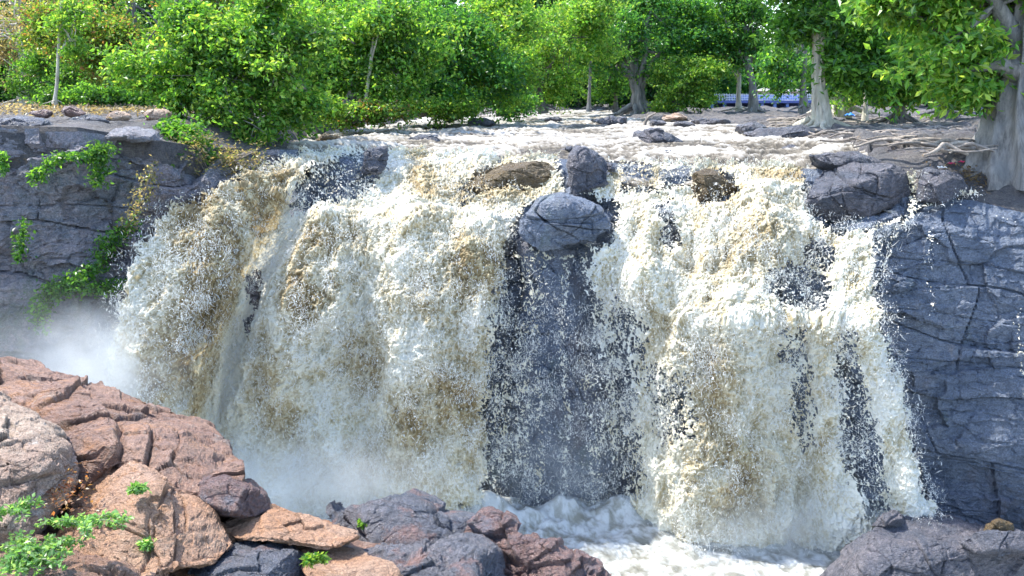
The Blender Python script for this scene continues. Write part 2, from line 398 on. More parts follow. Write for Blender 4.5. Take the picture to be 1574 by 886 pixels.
def cliffD(u, row):
    """distance of the cliff face seen at pixel column u and row"""
    u = np.asarray(u, float); row = np.asarray(row, float); R, D = colinterp(u)
    out = np.where(row <= R[..., 0], D[..., 0], D[..., 5])
    for j in range(5):
        a, b = R[..., j], R[..., j + 1]; t = np.clip((row - a) / (b - a), 0, 1)
        if j in (1, 2): t = t * t * (3 - 2 * t)
        m = (row > a) & (row <= b); out = np.where(m, D[..., j] + t * (D[..., j + 1] - D[..., j]), out)
    return out

def build_cliff():
    us = np.concatenate([np.arange(-600, -30, 12), np.arange(-30, 1610, 2.6), np.arange(1610, 2200, 12)]); rt = np.linspace(0, 1, 330)
    R, D = colinterp(us)
    r0 = R[:, 0]; r1 = R[:, 5]
    rows = r0[None] + rt[:, None] * (r1 - r0)[None]; U = np.broadcast_to(us, rows.shape)
    P = at(U, rows, cliffD(U, rows)); N = gnormals(P); N = np.where(N[..., 1:2] > 0, -N, N)
    d = 0.7 * fbm(P / 4.5, 2, 11) + 0.40 * blocks(P, 3.0, 1.9, 3, 0.12, 0.035) + 0.13 * blocks(P + 5, 1.1, 0.8, 5, -0.10, 0.028) * sst(-0.15, 0.15, pn(P / 2.2, 12)) + 0.40 * facets(P, 1.9, 1, (1.5, 1.2, 0.9), 0.0) + 0.30 * facets(P, 0.6, 2, (1.6, 1, 0.7), 0.02) + 0.40 * facets(P, 0.22, 4, (1.5, 1, .8), 0.03) + 0.07 * fbm(P / 0.3, 4, 21)
    # horizontal ledges and sloping joints
    zz = P[..., 2] + 0.35 * pn(P / 3.0, 31) + 0.06 * P[..., 0]
    st = np.abs(((zz / 1.55) % 1.0) - 0.5) * 2
    d = d - 0.10 * (1 - sst(0.0, 0.05, st))
    right = sst(1330, 1420, U); cent = sst(740, 800, U) * (1 - sst(930, 990, U))
    d = d * (0.62 + 0.38 * (1 - np.maximum(right, cent)))
    wetm = sst(0.25, 0.8, density(U, rows)); d = d * (1 - 0.7 * wetm) - 0.35 * wetm
    edge = sst(0, 0.05, rt)[:, None]
    P = P + N * (d * (0.15 + 0.85 * edge))[..., None]
    V = P.reshape(-1, 3)
    # split into the left and right face so each has its own stone
    Q = gridfaces(*rows.shape); uq = U.ravel()[Q[:, 0]]
    for nm, msk, mt, lab in (('cliff_left', uq < 430, 'cliff_mauve', 'mauve grey blocky rock cliff left of the falls'),
                             ('cliff', uq >= 430, 'cliff_blue', 'blue grey shaded wet rock wall behind the falls')):
        v, q, _ = compact(V, Q[msk], {})
        tag(obj('cliff' if nm == 'cliff' else 'cliff_side', mesh(nm, v, q, smooth=False), M[mt]), lab, kind='structure')

# ------------------------------------------------------------------ banks and river bed above the falls
RIVER = [(455, 232), (500, 212), (600, 196), (660, 184), (760, 179), (900, 171.5), (1085, 171.5), (1010, 178), (950, 184), (1000, 188), (1120, 196), (1180, 213), (1260, 222), (1330, 238), (1390, 250), (1400, 330), (300, 330)]
RIVW = np.array([atz(x, y, -0.05)[:2] for x, y in RIVER if y < 300] + [(12.5, 26), (12, 22), (-12, 22), (-10.5, 30)])
def bank_h(X, Y):
    sd_ = -sdist(X, Y, RIVW)                                    # metres outside the river
    left = sst(2.0, -5.0, X - 0 * Y)
    hl = np.where(X < -3, 1.05, 0.30); hl = hl * (1 - 0.6 * sst(40, 90, Y)) + 0.0
    hl = np.where(X < -3, 1.0 - 0.25 * sst(40, 90, Y), 0.28)
    t = sst(-0.3, np.where(X < -3, 1.6, 1.0), sd_)
    return -0.75 + t * (0.75 + hl), sd_
def build_ground():
    us = np.concatenate([np.arange(-600, -30, 14), np.arange(-30, 1610, 4), np.arange(1610, 2210, 14)])
    R, D = colinterp(us); D0 = D[:, 0]; top = at(us, R[:, 0], D0)[:, 2]
    tt = np.concatenate([np.linspace(0, 1, 260)])
    DD = D0[None] * (110.0 / D0[None]) ** (tt[:, None] ** 1.25); U = np.broadcast_to(us, DD.shape)
    X = (U - 787) / F * DD * 1.0
    # keep columns radiating from the eye, so they meet the cliff's edge column for column
    X = at(U, np.full_like(U, 1.0) * R[:, 0][None], D0[None])[..., 0] / D0[None] * DD
    h, sd_ = bank_h(X, DD)
    P = np.stack([X, DD, h], -1)
    rocky = sst(-0.2, 0.6, sd_)
    rr = X > 3
    d = 0.20 * fbm(P / np.array([2.2, 3.0, 1]), 4, 41) + 0.28 * facets(P, 1.1, 5, (1.6, 1.2, 1), 0.06) * 0.8 + 0.10 * facets(P, 0.4, 6, (2.0, 1, 1), 0.06)
    P[..., 2] += d * (0.5 + 0.5 * rocky) * (1 + 0.9 * rr)
    bl = sst(0, 3.0, DD - D0[None]); P[..., 2] = top[None] * (1 - bl) + P[..., 2] * bl
    sk = P[:1] + np.array([0, 0.04, -2.5]); P = np.concatenate([sk, P])
    tag(obj('river_bank', mesh('river_bank', P, gridfaces(*P.shape[:2])), M['bank']), 'dry rocky river bank and bed above the falls', kind='structure')
    s = Soup(); n = 40
    xs = np.linspace(-700, 700, n); ys = np.linspace(104, 900, n); X, Y = np.meshgrid(xs, ys); Z = -0.35 + 3 * fbm(np.stack([X, Y, X * 0], -1) / 120, 3, 3) * sst(120, 300, Y) 
    tag(obj('terrain', mesh('terrain', np.stack([X, Y, Z], -1), gridfaces(n, n)), M['bank']), 'flat land running back to the horizon', kind='structure')
build_ground()

# ------------------------------------------------------------------ water
def ridged(P, seed, warp=0.6):
    Wp = P + warp * np.stack([pn(P * 1.3, seed + 20), pn(P * 1.3 + 7, seed + 21), pn(P * 1.3 + 3, seed + 22)], -1)
    return 1 - np.clip(np.abs(pn(Wp, seed)) * 2.6, 0, 1)
def rank(a):
    o = np.empty(a.size, np.float32); o[np.argsort(a.ravel())] = np.linspace(0, 1, a.size); return o.reshape(a.shape)

FALL_L = [(440, 236), (470, 222), (600, 222), (700, 224), (860, 236), (872, 300), (835, 318), (800, 340), (782, 380), (775, 450), (762, 540), (750, 640), (756, 700), (745, 770), (640, 830), (380, 840), (130, 660), (158, 560), (185, 480), (205, 410), (232, 350), (262, 315), (310, 296), (350, 278), (385, 256)]
FALL_R = [(880, 300), (935, 262), (945, 240), (1240, 245), (1245, 335), (1300, 352), (1345, 352), (1345, 440), (1362, 520), (1388, 600), (1405, 680), (1440, 790), (1320, 850), (1000, 860), (965, 780), (948, 700), (935, 600), (922, 500), (900, 430), (905, 392), (938, 368), (940, 320)]
# sparse veils where the rock shows through: polygon, density, softness
VEILS = [
 ([(445, 300), (480, 262), (560, 228), (592, 228), (596, 258), (560, 305), (500, 326), (450, 334)], 0.52, 12),
 ([(562, 232), (590, 226), (594, 255), (575, 272), (560, 262)], 0.0, 6),
 ([(378, 428), (398, 418), (402, 455), (392, 480), (378, 450)], 0.2, 6), ([(376, 490), (396, 470), (394, 505), (380, 520)], 0.25, 5),
 ([(1008, 318), (1026, 310), (1044, 350), (1036, 392), (1018, 388)], 0.45, 9),
 ([(1232, 372), (1262, 365), (1290, 400), (1270, 420), (1240, 400)], 0.40, 10),
 ([(1180, 415), (1240, 400), (1282, 440), (1262, 488), (1200, 478), (1170, 445)], 0.42, 12),
 ([(1288, 515), (1308, 510), (1328, 580), (1350, 680), (1368, 790), (1322, 790), (1290, 700), (1280, 600)], 0.36, 20),
 ([(1210, 560), (1245, 560), (1258, 680), (1230, 700), (1205, 640)], 0.64, 18),
 ([(1190, 500), (1235, 500), (1240, 570), (1195, 560)], 0.66, 12),
 ([(985, 560), (1060, 560), (1075, 680), (1010, 690)], 0.66, 26),
 ([(925, 480), (975, 480), (990, 760), (940, 760)], 0.52, 25),
 ([(940, 440), (1000, 500), (990, 560), (930, 520)], 0.66, 16),
 ([(948, 246), (1000, 250), (1010, 300), (955, 298)], 0.50, 9), ([(1010, 262), (1062, 258), (1064, 292), (1012, 296)], 0.42, 9),
 ([(1066, 262), (1118, 262), (1136, 296), (1120, 306), (1075, 318), (1060, 300)], 0.22, 8),
 ([(705, 285), (740, 255), (800, 250), (850, 262), (830, 292), (750, 300), (712, 312)], 0.55, 10),
 ([(768, 420), (775, 560), (752, 640), (742, 540), (752, 440)], 0.72, 14),
 ([(806, 320), (850, 308), (938, 322), (938, 370), (905, 392), (800, 400), (795, 350)], 0.0, 5),
]
THIN = [  # fine trickles: polyline, half width px, density
 ([(1400, 268), (1404, 300), (1396, 330), (1385, 345)], 9, 0.72), ([(1345, 352), (1385, 340), (1412, 322), (1470, 296), (1500, 296)], 5, 0.75),
 ([(1428, 352), (1422, 400), (1430, 450), (1426, 480)], 4, 0.30), ([(1570, 450), (1560, 500), (1566, 600)], 7, 0.30), ([(1372, 360), (1355, 400), (1345, 440)], 9, 0.40),
 ([(815, 392), (820, 450), (806, 520), (800, 600), (790, 700)], 26, 0.46), ([(870, 400), (862, 520), (872, 640), (866, 770)], 7, 0.5), ([(905, 560), (915, 660), (908, 770)], 22, 0.36), ([(826, 560), (832, 680), (826, 780)], 8, 0.5), ([(776, 560), (770, 660), (765, 750)], 16, 0.5), ([(905, 392), (925, 470), (940, 560), (955, 700)], 24, 0.55),
 ([(938, 250), (930, 275), (938, 300)], 9, 0.55), ([(790, 705), (830, 735), (870, 775)], 4, 0.6), ([(820, 620), (835, 660), (880, 680)], 3, 0.4),
 ([(780, 395), (800, 398), (880, 396), (940, 380)], 4, 0.7), ([(1490, 320), (1560, 345)], 2, 0.4), ([(50, 640), (55, 600), (75, 590)], 2, 0.2),
 ([(770, 480), (765, 620), (760, 740)], 14, 0.5),
]
def density(px, py, jit=0.0):
    a = sdist(px, py, FALL_L); b = sdist(px, py, FALL_R)
    d = np.maximum(sst(-5, 13, a + jit), sst(-5, 15, b + jit))
    for poly, v, soft in VEILS:
        m = sst(-soft * 0.5, soft, sdist(px, py, poly) + jit * 0.7); d = d * (1 - m) + np.minimum(v, d) * m
    for pl, hw, v in THIN:
        dd = np.full(px.shape, 1e9)
        for (x0, y0), (x1, y1) in zip(pl[:-1], pl[1:]):
            ex, ey = x1 - x0, y1 - y0; t = np.clip(((px - x0) * ex + (py - y0) * ey) / (ex * ex + ey * ey), 0, 1)
            dd = np.minimum(dd, np.hypot(px - x0 - t * ex, py - y0 - t * ey))
        d = np.maximum(d, v * (1 - sst(hw * 0.3, hw * 1.3, dd - jit * 0.2)))
    return d
SILT = [(400, 330, 50, 50, .8), (325, 420, 55, 160, 1.1), (430, 275, 50, 25, .6), (335, 400, 60, 120, .9), (300, 540, 60, 100, .8), (390, 300, 60, 40, .6), (655, 285, 22, 45, .9), (770, 285, 80, 30, .9), (500, 370, 70, 40, .7), (470, 450, 60, 70, .6),
        (730, 400, 45, 60, .8), (700, 620, 60, 100, .65), (400, 600, 60, 90, .45), (1160, 370, 60, 60, .5), (1095, 285, 45, 28, 1.0), (1100, 580, 50, 80, .65),
        (1120, 720, 90, 80, .6), (650, 450, 50, 50, .4), (640, 660, 60, 90, .5), (985, 275, 50, 20, .6), (1200, 270, 60, 16, .5), (250, 600, 40, 40, .7), (560, 560, 60, 60, .4), (880, 280, 14, 20, .7)]
def silt_at(px, py):
    s = np.zeros(px.shape)
    for x, y, a, b, v in SILT: s = np.maximum(s, v * np.exp(-(((px - x) / a) ** 2 + ((py - y) / b) ** 2)))
    return s
FORMS = [([(480, 236), (385, 285), (325, 370), (285, 480), (262, 620), (255, 800)], 62, 1.25), ([(452, 335), (405, 430), (362, 540), (335, 660), (330, 800)], 26, -1.15),
 ([(500, 335), (478, 450), (440, 600), (430, 800)], 48, 0.75), ([(570, 335), (568, 560), (560, 800)], 30, -0.35), ([(650, 335), (655, 560), (650, 800)], 60, 0.8), ([(745, 345), (738, 520), (715, 700), (700, 800)], 34, 0.45),
 ([(1000, 300), (992, 360), (985, 440)], 34, 0.55), ([(1062, 310), (1064, 400)], 16, -0.5), ([(1165, 300), (1160, 380), (1140, 500), (1120, 640), (1110, 820)], 62, 0.9), ([(930, 390), (985, 430), (1030, 520), (1050, 660), (1050, 820)], 40, 0.5),
 ([(1300, 355), (1318, 440), (1335, 540), (1375, 660), (1405, 790)], 30, 0.5), ([(1235, 480), (1240, 620), (1225, 800)], 18, -0.20), ([(1080, 480), (1200, 478), (1320, 490)], 30, 0.45), ([(1262, 520), (1280, 800)], 30, 0.35)]
def pldist(px, py, pl):
    dd = np.full(px.shape, 1e9)
    for (x0, y0), (x1, y1) in zip(pl[:-1], pl[1:]):
        ex, ey = x1 - x0, y1 - y0; t = np.clip(((px - x0) * ex + (py - y0) * ey) / (ex * ex + ey * ey), 0, 1)
        dd = np.minimum(dd, np.hypot(px - x0 - t * ex, py - y0 - t * ey))
    return dd
def bigform(px, py):
    s = np.zeros(px.shape)
    for pl, w_, h in FORMS: s = s + h * np.exp(-(pldist(px, py, pl) / w_) ** 2)
    return s
def outward(px, py):
    """how far the falling water stands off the rock, metres"""
    R, _ = colinterp(px)
    t = np.clip((py - R[..., 2]) / 120, 0, 1)
    t2 = np.clip((py - R[..., 0]) / 30, 0, 1)
    base = 0.35 * t2 + 1.0 * np.sqrt(t)
    lf = np.exp(-((px - 290) / 110) ** 2)
    step = 0.5 * sst(465, 500, py) * sst(1000, 1060, px)
    return np.maximum(base + 0.3 * lf * np.clip((py - 260) / 120, 0, 1) + 0.85 * bigform(px, py) * np.clip(t2, 0, 1) + step, 0.12)

def build_falls():
    st_ = 1.05
    px = np.arange(110, 1574, st_); py = np.arange(216, 862, st_); U, Rw = np.meshgrid(px, py)
    D = cliffD(U, Rw) - outward(U, Rw)
    P = at(U, Rw, D)
    wave = fbm(P / np.array([1.3, 1.3, 2.2]), 2, 61)
    jit = 9 * pn(P / 0.5, 62) + 7 * pn(P / 0.18, 63)
    dn = density(U, Rw, jit)
    arch = np.interp(py, [230, 285, 370, 480, 620, 800], [490, 385, 325, 285, 262, 250])[:, None] - 300
    Q = P.copy(); Q[..., 0] -= sst(560, 400, U) * arch / F * D; Q = Q * np.array([1, 1, 0.55])
    r1 = ridged(Q / 0.34, 71); r2 = ridged(Q / 0.15, 75, 0.8); r3 = ridged(Q * np.array([1, 1, 1.3]) / 0.075, 79, 0.8)
    strand = 0.20 * r1 + 0.42 * r2 + 0.38 * r3 + 0.12 * pn(Q / 0.05, 5)
    rk = rank(strand)
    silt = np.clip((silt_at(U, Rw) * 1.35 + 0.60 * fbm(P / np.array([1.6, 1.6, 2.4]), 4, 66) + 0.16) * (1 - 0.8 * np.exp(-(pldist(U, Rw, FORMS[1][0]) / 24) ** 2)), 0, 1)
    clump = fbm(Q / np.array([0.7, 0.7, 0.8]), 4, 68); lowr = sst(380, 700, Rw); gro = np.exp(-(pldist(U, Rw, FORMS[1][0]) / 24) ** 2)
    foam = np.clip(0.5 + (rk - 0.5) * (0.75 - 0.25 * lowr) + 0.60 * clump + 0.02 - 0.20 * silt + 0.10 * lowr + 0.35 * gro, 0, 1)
    ribs = pn(Q / np.array([1.3, 1.3, 2.6]) + 4, 57) + 0.6 * pn(Q / np.array([0.55, .55, 1.3]), 58)
    # billows: rounded bulges, falling lobes
    bil = 0.55 * wave + 0.34 * (1 - np.abs(pn(P / np.array([0.62, .62, .8]), 64)) * 2) * 0.8 + 0.20 * (1 - 2 * np.abs(pn(P / 0.27, 65)))
    big = 1 - 2.2 * np.abs(pn(P / np.array([1.25, 1.25, 1.6]) + 2, 59))
    disp = (0.48 * bil + 0.24 * big + 0.40 * ribs) * (0.45 + 0.55 * sst(0.3, 1.2, outward(U, Rw))) + 0.13 * (strand - 0.5)
    N = gnormals(P); N = np.where(N[..., 1:2] > 0, -N, N)
    foam = np.clip(foam + 0.28 * (bil + 0.4 * big), 0, 1)  # whiter foam on crests, browner water in hollows; adds crevice shade through colour
    N = N * 0.35 + np.array([0, -0.80, 0.25]); N /= np.linalg.norm(N, axis=-1, keepdims=True)
    P = P + N * disp[..., None]
    keepv = rk > (1 - np.clip(dn * 1.05, 0, 1)) * 1.0
    keepv &= dn > 0.02
    k = keepv[:-1, :-1] & keepv[1:, 1:] & keepv[1:, :-1]
    Qf = gridfaces(*U.shape, keep=k)
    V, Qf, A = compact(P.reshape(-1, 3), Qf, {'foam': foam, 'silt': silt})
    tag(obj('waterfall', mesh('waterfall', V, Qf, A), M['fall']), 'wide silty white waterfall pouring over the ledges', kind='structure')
build_cliff()
build_falls()

def build_river():
    us = np.arange(395, 1500, 1.5)
    R, D = colinterp(us); D0 = D[:, 0] - 0.9
    rows_t = np.linspace(0, 1, 560)
    DD = D0[None] * (100.0 / D0[None]) ** (rows_t[:, None] ** 1.25); U = np.broadcast_to(us, DD.shape)
    X = (U - 787) / F * DD * 1.0 / (FW[1] + (443 - 200) / F * UP[1])
    P = np.stack([X, DD, np.zeros_like(X)], -1)
    sd_ = sdist(X, DD, RIVW)
    a = fbm(P / np.array([2.6, 1.3, 1]), 3, 81); b = ridged(P / np.array([0.8, 0.38, 1]), 83); c = ridged(P / np.array([0.34, 0.17, 1]), 86); e = ridged(P / np.array([3.0, 1.0, 1]), 88)
    near = 1 - sst(36, 60, DD)
    e2 = ridged(P / np.array([6.0, 2.2, 1]), 90)
    z = -0.16 + 0.22 * a + (0.07 * b + 0.035 * c) * (0.6 + 0.4 * near) + 0.13 * e + 0.16 * e2 + 0.015 * ridged(P / np.array([0.16, 0.12, 1]), 89)
    z = z - 0.75 * sst(0.9, -0.4, DD - D[:, 0][None])                      # rolls over the lip
    lipz = at(us, R[:, 0], D[:, 0])[:, 2]; mixl = 1 - sst(0, 3.0, DD - D[:, 0][None]); z = z + mixl * (lipz[None] + 0.10)
    P[..., 2] = z
    rk = rank(0.30 * b + 0.35 * c + 0.35 * e + 0.35 * e2 + 0.3 * a)
    silt = np.clip(0.42 + 0.7 * fbm(P / np.array([3.0, 2.0, 1]), 3, 91) + 0.10, 0, 1)
    foam = np.clip(rk * 1.25 + 0.55 * pn(P / np.array([2.5, 1.6, 1]), 93) - 0.32, 0, 1)
    kv = sd_ > -0.6; k = kv[:-1, :-1] & kv[1:, 1:]
    V, Q, A = compact(P.reshape(-1, 3), gridfaces(*DD.shape, keep=k), {'foam': foam, 'silt': silt})
    tag(obj('river', mesh('river', V, Q, A), M['river']), 'brown and white river rapids above the falls', kind='structure')
build_river()

def build_pool():
    xs = np.arange(-26, 26, 0.035 * 1.3); ys = np.arange(14, 30.6, 0.05); X, Y = np.meshgrid(xs, ys); P = np.stack([X, Y, np.zeros_like(X)], -1)
    a = fbm(P / np.array([1.6, 1.2, 1]), 3, 101); b = ridged(P / np.array([0.6, 0.5, 1]), 103); c = ridged(P / 0.24, 106, .8)
    P[..., :2] += 0.15 * np.stack([pn(P / 1.1, 120), pn(P / 1.1, 121)], -1)
    z = POOL_Z + 0.24 * a + 0.12 * fbm(P / 0.5, 4, 110) + 0.03 * b + 0.03 * c + 0.02 * ridged(P / 0.12, 109) + 0.8 * np.exp(-((Y - 27.5) / 0.9) ** 2) * (0.6 + a)
    rk = rank(0.3 * b + 0.3 * c + 0.9 * fbm(P / 0.45, 4, 112) + 0.2 * a); silt = np.clip(0.35 + 0.6 * fbm(P / 1.8, 3, 108), 0, 1)
    foam = np.clip(0.05 + 1.0 * rk + 0.5 * fbm(P / 0.9, 3, 109), 0, 1); P[..., 2] = z
    tag(obj('pool_water', mesh('pool', P, gridfaces(*X.shape), {'foam': foam, 'silt': silt}), M['pool']), 'white churned pool at the foot of the falls', kind='structure')
    n = 60; xs = np.linspace(-60, 60, n); ys = np.linspace(-6, 32, n); X, Y = np.meshgrid(xs, ys)
    tag(obj('gorge_floor', mesh('gorge_floor', np.stack([X, Y, np.full_like(X, POOL_Z - 1.6)], -1), gridfaces(n, n)), M['cliff_blue']), 'rock floor of the gorge under the pool', kind='structure')
build_pool()

def build_spray():
    # droplets and short flying strings of water, thickest along the edges of the falls
    n = 1400000
    px = RNG.uniform(60, 1500, n); py = RNG.uniform(225, 850, n)
    D = cliffD(px, py) - outward(px, py); P = at(px, py, D)
    j = 14 * pn(P / 0.8, 111)
    halo = np.maximum(sst(-45, 8, sdist(px, py, FALL_L) + j), sst(-40, 8, sdist(px, py, FALL_R) + j)) * sst(250, 330, py)
    cen = sst(740, 775, px) * (1 - sst(935, 985, px)) * sst(400, 520, py)
    dn = density(px, py, 0 * px)
    w_ = np.clip(0.16 * halo ** 2 * (1 - 0.7 * dn) + 0.26 * cen * (0.4 + 0.6 * sst(-0.3, 0.4, pn(P / np.array([0.9, 0.9, 1.6]), 113))) + 0.13 * dn, 0, 1)
    w_ *= 0.25 + 1.5 * sst(-0.2, 0.5, fbm(P / 0.8, 2, 115))
    w_[(px < 175) & (py < 440)] = 0; w_[(px > 800) & (px < 938) & (py < 395)] = 0
    k = RNG.random(n) < w_; P = P[k]; px, py = px[k], py[k]; n = len(P)
    off = np.abs(RNG.normal(0, 0.25, n)) + 0.10 + 0.25 * dn[k]
    P = P + np.stack([RNG.normal(0, 0.06, n), -off, RNG.normal(0, 0.06, n)], -1)
    ns = int(n * 0.30)
    # droplets: small irregular tetrahedra
    T = np.array([[1, 1, 1], [1, -1, -1], [-1, 1, -1], [-1, -1, 1]]) * 0.6
    Pd = P[ns:]; r = 0.0085 * np.exp(RNG.normal(0, 0.45, len(Pd)))
    rot = RNG.normal(size=(len(Pd), 3, 3)); rot, _ = np.linalg.qr(rot)
    V = Pd[:, None] + np.einsum('ij,njk->nik', T, rot) * r[:, None, None] * np.array([1, 1, 1.5])
    base = np.arange(len(Pd))[:, None, None] * 4; Fq = base + np.array([[0, 1, 2], [0, 3, 1], [0, 2, 3], [1, 3, 2]])[None]
    tag(obj('spray_drops', mesh('spray_drops', V, Fq.reshape(-1, 3), smooth=False), M['spray']), 'fine white drops flying off the falls', kind='stuff')
    # strings: bent three-sided slivers
    Ps = P[:ns]; m = len(Ps); L = 0.06 * np.exp(RNG.normal(0, 0.4, m)); r = 0.0062 * np.exp(RNG.normal(0, 0.3, m))
    d = RNG.normal(size=(m, 3)) * np.array([0.7, 0.7, 1]) + np.array([0, 0, -1.0]); d /= np.linalg.norm(d, axis=1, keepdims=True)
    bnd = RNG.normal(size=(m, 3)) * 0.5
    u = np.cross(d, [0.3, 1, 0.2]); u /= np.linalg.norm(u, axis=1, keepdims=True); v = np.cross(d, u)
    rings = []
    for t, rr in ((-1, 0.25), (-0.3, 1), (0.4, 0.9), (1, 0.2)):
        c = Ps + d * (L * t)[:, None] + bnd * (L * t * t)[:, None]
        rings.append(np.stack([c + (u * math.cos(a) + v * math.sin(a)) * (r * rr)[:, None] for a in (0, 2.1, 4.2)], 1))
    V = np.concatenate(rings, 1)
    f = []
    for s in range(3):
        for a in range(3): f.append([s * 3 + a, s * 3 + (a + 1) % 3, s * 3 + 3 + (a + 1) % 3, s * 3 + 3 + a])
    Fq = np.arange(m)[:, None, None] * 12 + np.array(f)[None]
    tag(obj('spray_strings', mesh('spray_strings', V, Fq.reshape(-1, 4)), M['spray']), 'short flying strings of white water on the falls', kind='stuff')
build_spray()

# ------------------------------------------------------------------ rocks
def rock(name, label, poly, D, bulge, mat, tilt=(0, 0), size=0.7, rough=1.0, n=(150, 90), cat='boulder', group=None, kind=None, seed=0, center=None, boxy=0.7, back=1.0, cuts=12, joints=4):
    poly = np.array(poly, float)
    c = np.array(center) if center else poly.mean(0)
    nt_, nf = n
    th = np.linspace(0, 2 * np.pi, nt_, endpoint=False); dx, dy = np.cos(th), np.sin(th); rr = np.zeros(nt_)
    for i in range(len(poly)):
        a = poly[i] - c; b = poly[(i + 1) % len(poly)] - c; e = b - a
        den = dx * e[1] - dy * e[0]; den = np.where(np.abs(den) < 1e-9, 1e-9, den)
        t = (a[0] * e[1] - a[1] * e[0]) / den; s_ = (a[0] * dy - a[1] * dx) / den
        ok = (t > 0) & (s_ >= -1e-6) & (s_ <= 1 + 1e-6); rr = np.where(ok & (t > rr), t, rr)
    ph = np.linspace(0.002, np.pi - 0.002, nf)[:, None]
    rad_ = np.sin(ph) ** 0.8; cosv = np.cos(ph); dep = -np.sign(cosv) * np.abs(cosv) ** boxy
    U = c[0] + rad_ * rr[None] * dx[None]; Rw = c[1] + rad_ * rr[None] * dy[None]
    Dp = D + tilt[0] * (U - c[0]) + tilt[1] * (Rw - c[1]) + bulge * np.where(dep > 0, dep * back, dep)
    P = at(U, Rw, Dp)
    Pw = np.concatenate([P[:, -1:], P, P[:, :1]], 1); N = gnormals(Pw)[:, 1:-1]
    cen = P.reshape(-1, 3).mean(0)
    if ((P - cen) * N).sum() < 0: N = -N
    base_n = np.array([0.35, -0.25, 0.9]); rr_ = np.random.default_rng(900 + seed); X0 = P - cen; A0 = X0.reshape(-1, 3); sc_ = A0.std(0) + 1e-6
    for k_ in range(cuts):                                       # broken flat faces
        nk = rr_.normal(size=3) * np.array([1, 1, 0.9]); nk[1] = -abs(nk[1]) if k_ % 4 else nk[1]; nk = nk / sc_; nk /= np.linalg.norm(nk)
        h_ = A0 @ nk; hs = h_.max() * rr_.uniform(0.66, 0.93); X0 = X0 - nk * (0.94 * np.maximum(0, X0 @ nk - hs))[..., None]; A0 = X0.reshape(-1, 3)
    P = cen + X0 * 1.03
    Pw = np.concatenate([P[:, -1:], P, P[:, :1]], 1); N2 = gnormals(Pw)[:, 1:-1]; N = np.where(((N2 * N).sum(-1) < 0)[..., None], -N2, N2)
    s3 = np.array([seed * 3.7, seed * 1.3, seed * 2.1])
    d = 0.42 * facets(P + s3, size, seed + 7, (1.3, 1, .8), 0.04) + 0.22 * facets(P + s3, size * 0.36, seed + 8, (1.4, 1, .8), 0.05) + size * 0.16 * fbm((P + s3) / (size * 0.9), 4, seed + 9) + 0.035 * size * fbm((P + s3) / (size * 0.12), 3, seed + 4)
    d = d + size * 0.055 * facets((P + s3) / (size * 0.13), 1.0, seed + 11, (1.6, 1, .8), 0.06) + size * 0.03 * facets((P + s3) / (size * 0.055), 1.0, seed + 12, (1.5, 1, .8), 0.08)
    if joints:                                                    # long straight fractures with a small step across each
        for k_ in range(joints):
            nk = rr_.normal(size=3) * np.array([1, .6, 1]); nk = nk if k_ % 3 else base_n + 0.35 * nk; nk /= np.linalg.norm(nk)
            sk = (P - cen) @ nk - rr_.normal() * 0.8 * ((P - cen) @ nk).std() + 0.05 * size * pn(P / (0.5 * size), seed + k_)
            mk = sst(-0.25, 0.15, pn(P / (1.6 * size) + k_ * 7, seed + 2)); d = d + mk * (0.10 * size * rr_.uniform(.4, 1.2) * np.tanh(sk / 0.012) - 0.16 * size * np.exp(-(sk / 0.016) ** 2))
    P = P + N * (d * rough)[..., None]
    Qf = gridfaces(nf, nt_, wrap=True)
    me = mesh(name, P - cen, Qf, smooth=False); o = obj(name, me, mat); o.location = cen
    tag(o, label, None if kind else cat, group, kind); return o

LIP = 'boulders standing at the lip of the falls'
BL = M['boulder']
rock('boulder', 'tall pointed grey boulder standing upright in the water left of the middle of the lip', [(870, 262), (878, 240), (886, 227), (900, 228), (915, 238), (932, 250), (940, 275), (930, 296), (905, 312), (878, 306), (868, 285)], 31.0, 0.7, BL, group=LIP, seed=1, size=0.7, rough=0.6)
rock('boulder', 'dark jagged boulder farther back in the rapids, behind a smaller smooth one', [(968, 222), (975, 208), (990, 203), (1010, 200), (1030, 206), (1050, 222), (1056, 238), (1000, 240), (972, 236)], 35.5, 0.7, BL, group=LIP, seed=2, size=0.6, rough=0.7)
rock('boulder', 'small smooth egg shaped boulder just before the dark jagged one', [(1008, 240), (1018, 233), (1040, 234), (1062, 243), (1070, 252), (1055, 258), (1030, 261), (1010, 256)], 33.0, 0.4, BL, group=LIP, seed=3, size=0.8, rough=0.25)
rock('boulder', 'small round dark stone at the right foot of the tall pointed boulder', [(930, 252), (938, 249), (947, 254), (948, 263), (940, 268), (931, 263)], 31.2, 0.25, BL, group=LIP, seed=4, size=0.5, rough=0.3, n=(60, 40))
rock('boulder', 'big cracked blue grey block beside the right edge of the falls', [(1236, 292), (1240, 262), (1270, 256), (1330, 254), (1372, 252), (1396, 268), (1400, 300), (1385, 338), (1350, 346), (1290, 348), (1240, 330)], 28.9, 1.1, BL, group=LIP, seed=5, size=1.3, rough=0.42, boxy=0.5, n=(260, 150))
rock('boulder', 'flat topped dark boulder lying on the big cracked block', [(1240, 258), (1245, 240), (1275, 234), (1320, 234), (1350, 242), (1368, 250), (1340, 258), (1290, 262)], 30.0, 0.9, BL, group=LIP, seed=6, size=0.9, rough=0.35)
rock('boulder', 'rounded grey boulder right of the narrow side trickle', [(1402, 290), (1408, 270), (1425, 263), (1455, 265), (1480, 275), (1490, 295), (1470, 308), (1430, 325), (1408, 318)], 27.8, 0.8, BL, group=LIP, seed=8, size=0.9, rough=0.4)
